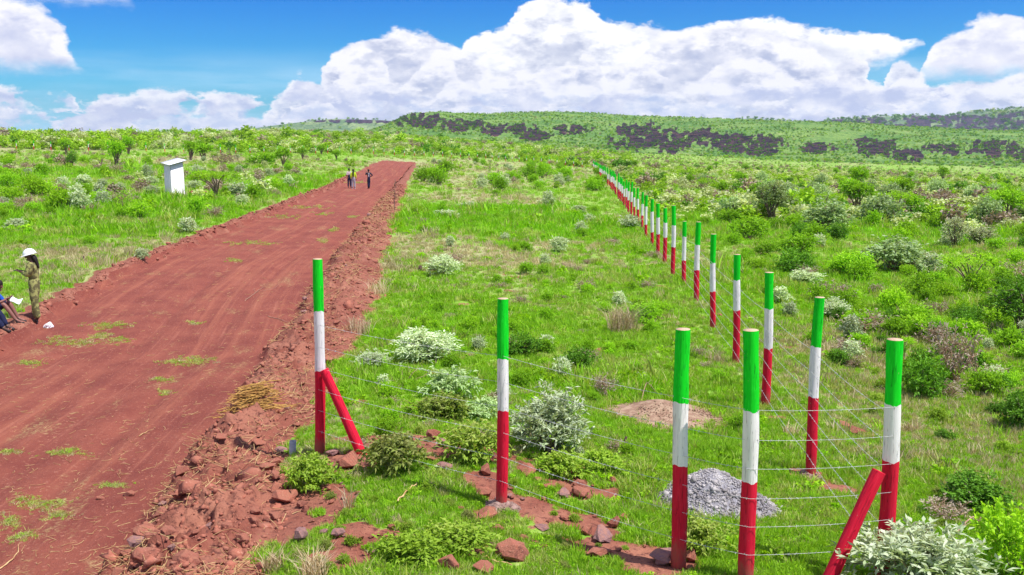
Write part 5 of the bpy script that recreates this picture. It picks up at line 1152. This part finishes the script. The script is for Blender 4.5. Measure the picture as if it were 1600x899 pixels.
def sapling(x, y, hpx, wpx, label, seed, tufted=False):
    P = hit(x, y); z = topx(P)[2]; h = hpx * z / F; w = wpx * z / F; g = rnd(seed); mb = MB(); e = empty('sapling', P, label, 'sapling'); tips = []
    tr = np.stack([np.linspace(0, g.normal(0, .1) * h, 6), np.linspace(0, g.normal(0, .05) * h, 6), np.linspace(-.1, h, 6)], 1); mb.tube(tr, np.linspace(.022, .006, 6), 5)
    for k in range(16):
        f = g.uniform(.3, .95); b = np.array([np.interp(f, np.linspace(0, 1, 6), tr[:, c_]) for c_ in range(3)]); a = g.uniform(0, 6.28); d = np.array([math.cos(a) * w / 2, math.sin(a) * w / 2, h * g.uniform(.1, .35)]) * (1.15 - f)
        mb.tube(np.stack([b, b + d * .5 + g.normal(0, .02, 3), b + d]), [.009, .006, .003], 3, cap=False); tips.append(b + d)
        for q_ in range(3): mb.tube(np.stack([b + d * .5, b + d * .6 + g.normal(0, .12, 3) * h * .5]), [.005, .002], 3, cap=False)
    so_ = mb.build('stem', BARK, e); so_['kind'] = 'thing'
    if tufted: V, q, t, _ = clump_leaves(g, np.array(tips), .14, 5, 4, .09, .05); link('foliage', mesh_np('foliage', V, q, LF_GREEN, {'tint': t}), e)
sapling(616, 330, 50, 22, 'bare leafless sapling on the spoil at the right road edge', 1); sapling(192, 330, 34, 32, 'small leafless forked sapling left of the hut', 2, True); sapling(762, 276, 24, 10, 'thin sapling with a leafy top far out in the middle field', 3, True); sapling(838, 282, 28, 10, 'thin tufted sapling far out, right of the other', 4, True); sapling(700, 272, 22, 12, 'bare twig of a sapling near the far end of the road', 5); sapling(765, 272, 22, 6, 'bare sapling stem beside the leafy topped one', 6)
# ------------------------------------------------------------------ hut
PN = hit(268.5, 305); zz = topx(PN)[2]; m_ = zz / F
HW = m_simple('whitewashed_sheet', (.84, .81, .83), (.76, .73, .76), 5, .6); e = empty('hut', PN, 'small white latrine hut with a slanting roof in the field left of the road', 'hut')
a_, b_ = np.array([-.66, .66]), np.array([.66, .60]); Hh = 47 * m_
def corner(i_, j_, top): s = .93 if top else 1.0; c0 = (a_ + b_) / 2; p = a_ * i_ + b_ * j_; return c0 + (p - c0) * s + (np.array([-.02, .01]) if top else 0)
def roofz(x, y): return Hh + .02 + .12 * (x + .2) + .26 * y
def wall(name, c0, c1):
    n = 37; f = np.linspace(0, 1, n); B0, B1, T0, T1 = corner(*c0, 0), corner(*c1, 0), corner(*c0, 1), corner(*c1, 1); d = (B1 - B0) / np.linalg.norm(B1 - B0); nn = np.array([d[1], -d[0]]); cor = .012 * np.cos(f * 2 * np.pi * 12)
    V = []
    for k in range(2):
        for s_ in (0, 1):
            A, B = (B0, B1) if s_ == 0 else (T0, T1); xy = A + (B - A) * f[:, None] + nn * (cor[:, None] - k * .02); zt = np.full(n, -.08) if s_ == 0 else roofz(xy[:, 0], xy[:, 1]) - .02; V.append(np.column_stack([xy, zt]))
    V = np.vstack(V); i = np.arange(n - 1); q = np.vstack([np.stack([i, i + 1, n + i + 1, n + i], 1), np.stack([2 * n + i + 1, 2 * n + i, 3 * n + i, 3 * n + i + 1], 1), np.stack([n + i, n + i + 1, 3 * n + i + 1, 3 * n + i], 1)])
    link(name, mesh_np(name, V, q, HW), e)
for c0, c1 in (((1, 0), (0, 0)), ((0, 0), (0, 1)), ((0, 1), (1, 1)), ((1, 1), (1, 0))): wall('wall', c0, c1)
n = 40; f = np.linspace(-.16, 1.14, n); V = []
for dz in (0, -.035):
    for gg in (-.16, 1.2):
        xy = a_ * gg + b_ * f[:, None]; V.append(np.column_stack([xy, roofz(xy[:, 0], xy[:, 1]) + dz + .012 * np.cos(f * 75)]))
V = np.vstack(V); i = np.arange(n - 1); q = np.vstack([np.stack([i, i + 1, n + i + 1, n + i], 1), np.stack([2 * n + i, 3 * n + i, 3 * n + i + 1, 2 * n + i + 1], 1), np.stack([i, 2 * n + i, 2 * n + i + 1, i + 1], 1), np.stack([n + i, n + i + 1, 3 * n + i + 1, 3 * n + i], 1), [[0, n, 3 * n, 2 * n]], [[n - 1, 3 * n - 1, 4 * n - 1, 2 * n - 1]]])
link('roof', mesh_np('roof', V, q, m_simple('pale_roof_sheet', (.80, .80, .82), (.66, .66, .68), 4, .45)), e)
for gg in (.04, .96):
    mb = MB(); xy0, xy1 = a_ * gg + b_ * -.1, a_ * gg + b_ * 1.1; mb.tube(np.array([[*xy0, roofz(*xy0) - .075], [*xy1, roofz(*xy1) - .075]]), .035, 4); mb.build('rafter', BARK, e)
rock(352, 300, 12, 'small grey stone on the red soil beside the hut', None, .8, 801, True); rock(300, 304, 9, 'little red clod at the hut corner', None, .8, 802)
# ------------------------------------------------------------------ people
def skinned(name, J, E, mat, parent, root, sub=2, disp=None):
    keys = list(J); me = bpy.data.meshes.new(name); me.from_pydata([J[k][0] for k in keys], [(keys.index(a), keys.index(b)) for a, b in E], []); me.materials.append(mat)
    o = link(name, me, parent); md = o.modifiers.new('skin', 'SKIN'); md.branch_smoothing = .3
    if not me.skin_vertices: me.attributes
    lay = me.skin_vertices[0].data
    for i_, k in enumerate(keys):
        r = J[k][1]; lay[i_].radius = (r, r) if np.isscalar(r) else r; lay[i_].use_root = (k == root)
    md.use_smooth_shade = True; sb = o.modifiers.new('sub', 'SUBSURF'); sb.levels = sub; sb.render_levels = sub
    if disp:
        tx = bpy.data.textures.new('folds', 'CLOUDS'); tx.noise_scale = disp[0]; dm = o.modifiers.new('folds', 'DISPLACE'); dm.texture = tx; dm.strength = disp[1]; dm.mid_level = .5
    return o
SKIN = m_simple('dark_skin', (.11, .05, .035), (.085, .038, .026), 30, .5, .4); SKINL = m_simple('brown_skin', (.25, .105, .08), (.20, .08, .06), 30, .5, .4)
def cloth(n, c, c2=None): return m_simple(n, c, c2 or tuple(x * .72 for x in c), 14, .85, bmp=.01)
HAIRM = m_simple('black_hair', (.012, .009, .009), (.03, .022, .02), 60, .6); BOOT = m_simple('black_leather', (.015, .013, .014), (.04, .03, .03), 20, .5)
def v3(*a): return np.array(a, float)
def figure(e, J, skin, upper, lower, shoes, hair=True, sleeve=1.0, trouser=1.0, puff=1.0, fingers=True):
    """J: joint positions; e: the person's empty; facing +Y, right hand at +X"""
    P = {k: v3(*v) for k, v in J.items()}; B = {}; E = []
    def n(k, p, r): B[k] = (tuple(p), r)
    hd = P['head']; f = unit(v3(*J.get('face', (0, 1, 0)))); nk = P['neck']
    n('pelvis', P['pelvis'], (.105, .085)); n('waist', P['pelvis'] * .45 + P['chest'] * .55, (.115, .085)); n('chest', P['chest'], (.14, .10)); n('collar', P['chest'] * .35 + nk * .65, (.085, .06)); n('neck', nk, .05)
    n('jaw', nk * .45 + hd * .55 + f * .015, (.055, .06)); n('head', hd, (.078, .09)); n('crown', hd + unit(hd - nk) * .075 - f * .012, (.062, .07)); n('nose', hd + f * .105 - v3(0, 0, .012), .012); n('chin', hd - v3(0, 0, .085) + f * .068, .024)
    E += [('pelvis', 'waist'), ('waist', 'chest'), ('chest', 'collar'), ('collar', 'neck'), ('neck', 'jaw'), ('jaw', 'head'), ('head', 'crown'), ('head', 'nose'), ('jaw', 'chin')]
    for s in 'lr':
        sh, el, wr = P['sh' + s], P['el' + s], P['wr' + s]; hp, kn, an = P['hip' + s], P['kn' + s], P['an' + s]; fd = unit(v3(*J.get('foot' + s, (0, 1, -.1))))
        n('sh' + s, sh, .05); n('el' + s, el, .036); n('wr' + s, wr, (.026, .02)); hdn = unit(wr - el) if 'hd' + s not in J else unit(P['hd' + s]); n('palm' + s, wr + hdn * .06, (.036, .016)); n('kk' + s, wr + hdn * .095, (.038, .014))
        E += [('chest', 'sh' + s), ('sh' + s, 'el' + s), ('el' + s, 'wr' + s), ('wr' + s, 'palm' + s), ('palm' + s, 'kk' + s)]
        if fingers:
            up = unit(np.cross(hdn, v3(1, 0, 0) if abs(hdn[0]) < .8 else v3(0, 1, 0))); sd = unit(np.cross(hdn, up))
            for q_, (o_, L) in enumerate(((-.03, .055), (-.01, .068), (.01, .064), (.029, .05))):
                b = wr + hdn * .1 + sd * o_; n(f'f{q_}' + s, b + hdn * L * .5 - up * .004, .009); n(f'g{q_}' + s, b + hdn * L - up * .018, .008); E += [('kk' + s, f'f{q_}' + s), (f'f{q_}' + s, f'g{q_}' + s)]
            n('th' + s, wr + hdn * .055 - sd * .045, .010); n('tt' + s, wr + hdn * .09 - sd * .058, .009); E += [('palm' + s, 'th' + s), ('th' + s, 'tt' + s)]
        n('hip' + s, hp, .085); n('thm' + s, hp * .5 + kn * .5, .074); n('kn' + s, kn, .055); n('clf' + s, kn * .65 + an * .35, .054); n('an' + s, an, .036); n('toe' + s, an + fd * .15 - v3(0, 0, .04), (.035, .022))
        E += [('pelvis', 'hip' + s), ('hip' + s, 'thm' + s), ('thm' + s, 'kn' + s), ('kn' + s, 'clf' + s), ('clf' + s, 'an' + s), ('an' + s, 'toe' + s)]
    body = skinned('body', B, E, skin, e, 'pelvis'); 
    for s_ in (-1, 1):
        sdv = unit(np.cross(f, v3(0, 0, 1))); ey = MB(); bm = bmesh.new(); bmesh.ops.create_uvsphere(bm, u_segments=8, v_segments=6, radius=.011); me = bpy.data.meshes.new('eye'); bm.to_mesh(me); bm.free(); me.materials.append(HAIRM); link('eye', me, body, tuple(hd + f * .083 + sdv * s_ * .032 + v3(0, 0, .012)))
    def garment(nm, ks, Eg, mat, root, grow, disp=(.10, .014)):
        D = {}
        for k in ks:
            p, r = B[k]; gr_ = grow.get(k, grow['*']); D[k] = (p, tuple(q_ + gr_ for q_ in r) if not np.isscalar(r) else r + gr_)
        return skinned(nm, D, Eg, mat, e, root, disp=disp)
    # upper garment
    ks = ['pelvis', 'waist', 'chest', 'collar', 'shl', 'ell', 'shr', 'elr']; Eg = [('pelvis', 'waist'), ('waist', 'chest'), ('chest', 'collar'), ('chest', 'shl'), ('shl', 'ell'), ('chest', 'shr'), ('shr', 'elr')]
    if sleeve > .9: ks += ['wrl', 'wrr']; Eg += [('ell', 'wrl'), ('elr', 'wrr')]
    garment('shirt', ks, Eg, upper, 'pelvis', {'*': .022 * puff, 'collar': .012, 'pelvis': .014 * puff, 'waist': .020 * puff, 'wrl': .016, 'wrr': .016})
    ut = unit(P['chest'] - P['pelvis']); B['topp'] = (tuple(P['pelvis'] + ut * .24), (.112, .085)); B['lowp'] = (tuple(P['pelvis'] - ut * .02), (.105, .085))
    ks = ['topp', 'lowp']; Eg = [('topp', 'lowp')]
    for s in 'lr':
        ks += ['thm' + s, 'kn' + s]; Eg += [('lowp', 'thm' + s), ('thm' + s, 'kn' + s)]
        if trouser > .9: ks += ['clf' + s, 'an' + s]; Eg += [('kn' + s, 'clf' + s), ('clf' + s, 'an' + s)]
    garment('trousers' if trouser > .9 else 'shorts', ks, Eg, lower, 'lowp', {'*': .022 * min(puff, 1.45), 'anl': .03 * min(puff, 1.4), 'anr': .03 * min(puff, 1.4), 'topp': .026 * puff, 'lowp': .028 * puff})
    for s in 'lr':
        a, fd = P['an' + s], unit(v3(*J.get('foot' + s, (0, 1, -.1)))); skinned('shoe', {'a': (tuple(a + v3(0, 0, .03)), .046), 'b': (tuple(a - v3(0, 0, .035) - fd * .03), .045), 'c': (tuple(a + fd * .10 - v3(0, 0, .045)), (.045, .034)), 'd': (tuple(a + fd * .18 - v3(0, 0, .055)), (.036, .024))}, [('a', 'b'), ('b', 'c'), ('c', 'd')], shoes, e, 'b')
    if hair:
        uh = unit(hd - nk); bm = bmesh.new(); bmesh.ops.create_uvsphere(bm, u_segments=22, v_segments=16, radius=.094)
        for v in bm.verts: v.co *= .97 + .08 * vnoise(np.array([v.co.x * 70]), np.array([v.co.y * 70 + v.co.z * 60]), 3)[0]
        me = bpy.data.meshes.new('hair'); bm.to_mesh(me); bm.free(); me.materials.append(HAIRM); link('hair', me, e, tuple(hd + uh * .036 - f * .024))
    return body
STAND = dict(pelvis=(0, 0, .93), chest=(0, 0, 1.27), neck=(0, .01, 1.45), head=(0, .03, 1.585), shl=(-.17, 0, 1.38), shr=(.17, 0, 1.38), ell=(-.22, -.03, 1.10), elr=(.22, -.03, 1.10), wrl=(-.22, .05, .86), wrr=(.22, .05, .86),
             hipl=(-.085, 0, .90), hipr=(.085, 0, .90), knl=(-.10, .02, .49), knr=(.10, .02, .49), anl=(-.11, 0, .09), anr=(.11, 0, .09))
def person(x, y, rz, J, label, group=None, dz=0.0, P=None, **kw):
    P = hit(x, y) if P is None else P; z = H(P[0], P[1]) + dz; t_, d1, d2, on1 = inroad(P[0], P[1])
    e = empty('person', (P[0], P[1], z + .012), label, 'person', group, rz); b = figure(e, J, **kw); return e
OL = m_simple('mottled_olive_cloth', (.33, .33, .11), (.13, .12, .05), 11, .85, bmp=.012, lo=.44, hi=.54)
# helmeted person: faces left, phone held before the chest
J = dict(STAND, ell=(-.20, .06, 1.13), elr=(.20, .06, 1.13), wrl=(-.07, .23, 1.20), wrr=(.07, .23, 1.20), hdl=(.25, .9, .25), hdr=(-.25, .9, .25), head=(0, .075, 1.575), face=(0, 1, -.4), anl=(-.11, -.06, .09), anr=(.11, .05, .09), knl=(-.1, -.01, .49), knr=(.1, .05, .49))
e1 = person(58, 504, R(98), J, 'person in olive overalls and white safety helmet looking at a phone beside the road', skin=SKIN, upper=OL, lower=OL, shoes=BOOT, hair=False, puff=2.2)
HELM = m_simple('white_helmet_shell', (.82, .82, .84), (.76, .76, .80), 3, .25, .5)
bm = bmesh.new(); bmesh.ops.create_uvsphere(bm, u_segments=28, v_segments=16, radius=.13)
bmesh.ops.bisect_plane(bm, geom=bm.verts[:] + bm.edges[:] + bm.faces[:], plane_co=(0, 0, 0), plane_no=(0, 0, -1), clear_outer=True)
for v in bm.verts: v.co.y *= 1.16; v.co.z *= .98 + .05 * math.exp(-(v.co.x / .02) ** 2)
me = bpy.data.meshes.new('helmet'); bm.to_mesh(me); bm.free(); me.materials.append(HELM)
for p in me.polygons: p.use_smooth = True
ho = link('helmet', me, e1, (0, .06, 1.615), (R(-16), 0, 0)); mb = MB(); a = np.linspace(0, 2 * np.pi, 28, endpoint=False); ri = np.stack([.128 * np.cos(a), .150 * np.sin(a)], 1); fr = 1 + .12 + .42 * np.clip(np.sin(a), 0, 1) ** 2
ro = ri * fr[:, None]; V = np.vstack([np.column_stack([ri, np.zeros(28)]), np.column_stack([ro, np.full(28, -.012)]), np.column_stack([ri, np.full(28, -.008)]), np.column_stack([ro, np.full(28, -.02)])]); j = np.arange(28); j2 = (j + 1) % 28
link('brim', mesh_np('brim', V, np.vstack([np.stack([j, j2, 28 + j2, 28 + j], 1), np.stack([56 + j, 84 + j, 84 + j2, 56 + j2], 1), np.stack([28 + j, 28 + j2, 84 + j2, 84 + j], 1)]), HELM), ho)
skinned('hair', {'a': ((0, .00, 1.60), (.085, .06)), 'b': ((0, -.065, 1.50), (.08, .045)), 'c': ((0, -.10, 1.38), (.065, .03)), 'd': ((.01, -.12, 1.27), (.03, .016))}, [('a', 'b'), ('b', 'c'), ('c', 'd')], HAIRM, e1, 'a', disp=(.04, .015))
bx = MB(); bx.box(0, .36, 1.235, .07, .14, .011); ph = bx.build('phone', m_simple('dark_glass', (.02, .02, .025), (.03, .03, .04), 5, .2), None); ph.matrix_world = Matrix.Translation(e1.location) @ Matrix.Rotation(R(98), 4, 'Z'); tag(ph, 'dark phone held in both hands by the helmeted person', 'phone')
# seated pair at the left edge
def seated(hunch=.26, kz=.50): return dict(pelvis=(0, 0, .26), chest=(0, .14, .58), neck=(0, .20, .74), head=(0, hunch + .02, .87), face=(0, 1, -.5), shl=(-.17, .13, .67), shr=(.17, .13, .67), ell=(-.2, .27, .47), elr=(.2, .27, .47), wrl=(-.08, .44, .56), wrr=(.08, .44, .56), hipl=(-.085, .02, .24), hipr=(.085, .02, .24), knl=(-.09, .42, kz), knr=(.10, .40, kz - .02), anl=(-.10, .62, .10), anr=(.09, .66, .09))
BLUE = cloth('blue_shirt', (.02, .10, .50)); NAVY = cloth('navy_cloth', (.015, .02, .06)); 
Pf = hit(30, 516); k_z = H(Pf[0], Pf[1])
def seat_at(x, y, **kw):
    Pq = hit(x, y, H0); e = empty('person', (Pq[0] - .62, Pq[1] + .0, k_z + .02), kw.pop('label'), 'person', None, R(-88 + kw.pop('turn', 0))); figure(e, kw.pop('J'), **kw); return e
s1 = seat_at(26, 512, J=seated(), label='seated person in blue with bare legs and black shoes at the left edge', skin=SKINL, upper=BLUE, lower=NAVY, shoes=BOOT, sleeve=0, trouser=0)
s2 = seat_at(10, 524, J=seated(.2, .47), turn=-8, label='seated person in dark stockings and ankle boots, cut by the left edge', skin=SKIN, upper=cloth('dark_blouse', (.03, .03, .06)), lower=NAVY, shoes=BOOT, sleeve=1, trouser=1)
PAP = m_simple('white_paper', (.82, .84, .90), (.76, .78, .86), 6); g = rnd(4)
V = []; n = 8
for iy in range(n):
    for ix in range(n): V.append((ix / 7 * .24, iy / 7 * .18, .03 * math.sin(ix * .7 + iy * .3)))
i = np.arange(7)[:, None] * n; j = np.arange(7)[None]; q = np.stack([i + j, i + j + 1, i + n + j + 1, i + n + j], -1).reshape(-1, 4); PP = hit(20, 494)
mw = s1.matrix_basis; pl = link('paper', mesh_np('paper', V, q, PAP, None, True), None, (s1.location.x + .42, s1.location.y + .12, k_z + .50), (R(25), R(8), 0)); sm_ = pl.modifiers.new('thick', 'SOLIDIFY'); sm_.thickness = .003; tag(pl, 'white sheet of paper on the lap of the seated person in blue', 'paper')
# bank clump the pair sits on
c = np.array([s1.location.x, (s1.location.y + s2.location.y) / 2 + .1, H(s1.location.x, s1.location.y)]); e = empty('soil_bank', c, 'low earth bank under the seated pair at the left edge', 'soil heap'); mound('heap_core', c, .55, .75, max(.12, k_z + .20 - c[2]), BROWN, 9, e, 40, .1)
# three people far down the road
D1 = dict(STAND, ell=(-.23, .05, 1.12), wrl=(-.1, .22, 1.16), elr=(.23, .05, 1.12), wrr=(.1, .22, 1.16))
person(546, 293.5, R(-150), D1, 'distant person in pinkish white top and black trousers on the road, left of the three', skin=SKIN, upper=cloth('pale_pink_cloth', (.62, .46, .50)), lower=NAVY, shoes=BOOT)
e2 = person(552.5, 295.5, R(10), dict(STAND, wrl=(-.2, .02, .86)), 'distant person in yellow safety vest with long black hair on the road', skin=SKIN, upper=cloth('yellow_vest', (.62, .85, .03)), lower=cloth('grey_cloth', (.40, .37, .42)), shoes=m_simple('white_shoe', (.8, .8, .8)), puff=1.4)
skinned('hair', {'a': ((0, -.05, 1.58), (.08, .05)), 'b': ((0, -.11, 1.42), (.075, .035)), 'c': ((0, -.14, 1.18), (.06, .025)), 'd': ((0, -.14, .98), (.035, .02))}, [('a', 'b'), ('b', 'c'), ('c', 'd')], HAIRM, e2, 'a')
e3 = person(576.5, 295, R(35), dict(STAND, elr=(.36, -.04, 1.16), wrr=(.17, .06, 1.02), ell=(-.24, .08, 1.2), wrl=(-.15, .2, 1.42), anr=(.03, .0, .09), anl=(-.04, .03, .09), knr=(.07, .03, .5), knl=(-.06, .03, .5)), 'distant person in dark jacket with pale back, one hand on the hip', skin=SKIN, upper=cloth('dark_jacket', (.03, .03, .05)), lower=NAVY, shoes=BOOT)
skinned('vest_back', {'a': ((-.03, -.085, 1.36), (.09, .045)), 'b': ((-.04, -.085, 1.2), (.085, .05)), 'c': ((-.05, -.075, 1.02), (.08, .05))}, [('a', 'b'), ('b', 'c')], cloth('pale_cloth', (.62, .60, .66)), e3, 'b')
# ------------------------------------------------------------------ labels that say where each repeated thing stands
bpy.context.view_layer.update()
LM = [('the road end post', 500, 690), ('the slanting brace', 560, 705), ('the second cross fence post', 783, 785), ('the third cross fence post', 1058, 880), ('the nearest post', 1166, 899), ('the gravel heap', 1122, 790), ('the brown soil heap', 1040, 650),
 ('the large silvery bush', 862, 700), ('the medium silvery bush', 660, 560), ('the rounded silvery bush by the stumps', 692, 430), ('the pale dry grass tuft', 972, 515), ('the left dark leafy shrub', 812, 550), ('the right dark leafy shrub', 902, 572),
 ('the corner post', 1380, 850), ('the first long row post', 1265, 740), ('the second long row post', 1196, 638), ('the third long row post', 1149, 568), ('the fifth long row post', 1088, 470), ('the eighth long row post', 1038, 412), ('the tenth long row post', 1018, 387), ('the bunched far row posts', 975, 330), ('the far fence corner', 927, 264),
 ('the glossy dark shrub', 1440, 610), ('the flat topped dry shrub', 1495, 590), ('the plastic bag', 1515, 566), ('the right hand umbrella acacia', 1515, 455), ('the broad white tipped bush', 1396, 420), ('the round pale tipped tree', 1287, 362), ('the tree with a dark left side', 1379, 352), ('the vase shaped tree', 1205, 346), ('the grey bush pair', 1510, 386),
 ('the big dark tree at the right edge', 1595, 520), ('the round dark green bush', 1525, 790), ('the pinkish dry shrub', 1310, 468), ('the low wide dry shrub', 1352, 520), ('the pale shrub tree', 1147, 345), ('the right end of the escarpment', 1560, 268), ('the middle of the escarpment foot', 1250, 262), ('the lower right field edge', 1590, 640),
 ('the hut', 268, 304), ('the acacia by the hut', 338, 304), ('the two round trees', 308, 250), ('the helmeted person', 58, 500), ('the seated pair', 15, 515), ('the three distant people', 560, 294), ('the lone bright bushes', 124, 375), ('the leafless forked sapling', 192, 328), ('the round topped acacia', 158, 260), ('the bright boundary bush', 410, 258),
 ('the far end of the road', 625, 250), ('the bare roadside sapling', 616, 328), ('the bright grass patch', 840, 345), ('the tufted saplings', 800, 280), ('the straw heap', 396, 615), ('the grey pipe', 457, 710), ('the large split boulder', 228, 890), ('the purple slab', 470, 850), ('the upper left corner of the field', 20, 245), ('the white bush below the hut', 294, 362), ('the egg shaped stone', 959, 826), ('the big smooth stone', 800, 880), ('the square red stone', 556, 848)]
LXY = np.array([(a[1], a[2]) for a in LM], float)
NOUN = {'green_shrub': 'green shrub', 'dark_shrub': 'dark green shrub', 'silver_bush': 'silvery bush', 'dry_shrub': 'dry shrub', 'leafy_weed': 'leafy weed', 'silver_tree': 'pale tipped bush tree', 'round_tree': 'round green tree', 'acacia_tree': 'flat topped acacia', 'rock': 'red stone', 'fence_post': 'boundary fence post'}
groups = {}
for o in list(C.objects):
    if o.parent is None and o.get('group') and o.name.split('.')[0] in NOUN and ('row' not in o['group']): groups.setdefault(o.name.split('.')[0], []).append(o)
SIDE = ['right of', 'behind and right of', 'behind', 'behind and left of', 'left of', 'in front left of', 'in front of', 'in front right of']
for k, L in groups.items():
    P = topx(np.array([o.location for o in L])); used = {}; sizes = np.array([max(o.scale) if k != 'fence_post' else 1 for o in L]); md = np.median(sizes)
    for o, p, s in sorted(zip(L, P, sizes), key=lambda q: -q[1][1]):
        d = np.hypot((LXY[:, 0] - p[0]), (LXY[:, 1] - p[1]) * 2.2); order = np.argsort(d); sz = '' if k == 'fence_post' else ('large ' if s > md * 1.25 else 'small ' if s < md * .8 else 'medium ')
        col_ = 'yellow ' if (k == 'green_shrub' and 'yellow' in o['group']) else ''
        noun = 'dark clod' if 'clods' in o['group'] else NOUN[k]; lab = None
        for q_ in range(2):
            i_ = order[q_]; a = math.atan2(-(p[1] - LXY[i_, 1]) * 2.2, p[0] - LXY[i_, 0]); rel = SIDE[int(round(a / (math.pi / 4))) % 8]
            c_ = f'{sz}{col_}{noun} {"close to and " if d[i_] < 22 else ""}{rel} {LM[i_][0]}'
            if c_ not in used: lab = c_; break
        if lab is None:
            i_, j_ = order[0], order[1]; lab = f'{sz}{col_}{noun} between {LM[i_][0]} and {LM[j_][0]}'
            if lab in used or len(lab.split()) > 16:
                i_ = order[0]; a = math.atan2(-(p[1] - LXY[i_, 1]) * 2.2, p[0] - LXY[i_, 0]); rel = SIDE[int(round(a / (math.pi / 4))) % 8]
                for w_ in ('farther off, ', 'farthest off, '):
                    lab = f'{sz}{col_}{noun} {w_}{rel} {LM[i_][0]}'
                    if lab not in used: break
        used[lab] = 1; o['label'] = ' '.join(lab.split()[:16])
mb = MB(); mb.box(0, 0, 120, 12000, 12000, 340)
hm = bpy.data.materials.new('haze'); hm.use_nodes = True; hn = NT(hm.node_tree)
for n in list(hn.n):
    if n.type == 'BSDF_PRINCIPLED': hn.n.remove(n)
pv = hn.node('ShaderNodeVolumePrincipled'); pv.inputs['Color'].default_value = (.62, .80, 1, 1); pv.inputs['Density'].default_value = .00006; pv.inputs['Anisotropy'].default_value = .2
o_ = [n for n in hn.n if n.type == 'OUTPUT_MATERIAL'][0]; hn.l.new(pv.outputs[0], o_.inputs['Volume'])
hz_ = mb.build('haze', hm); hz_['kind'] = 'stuff'
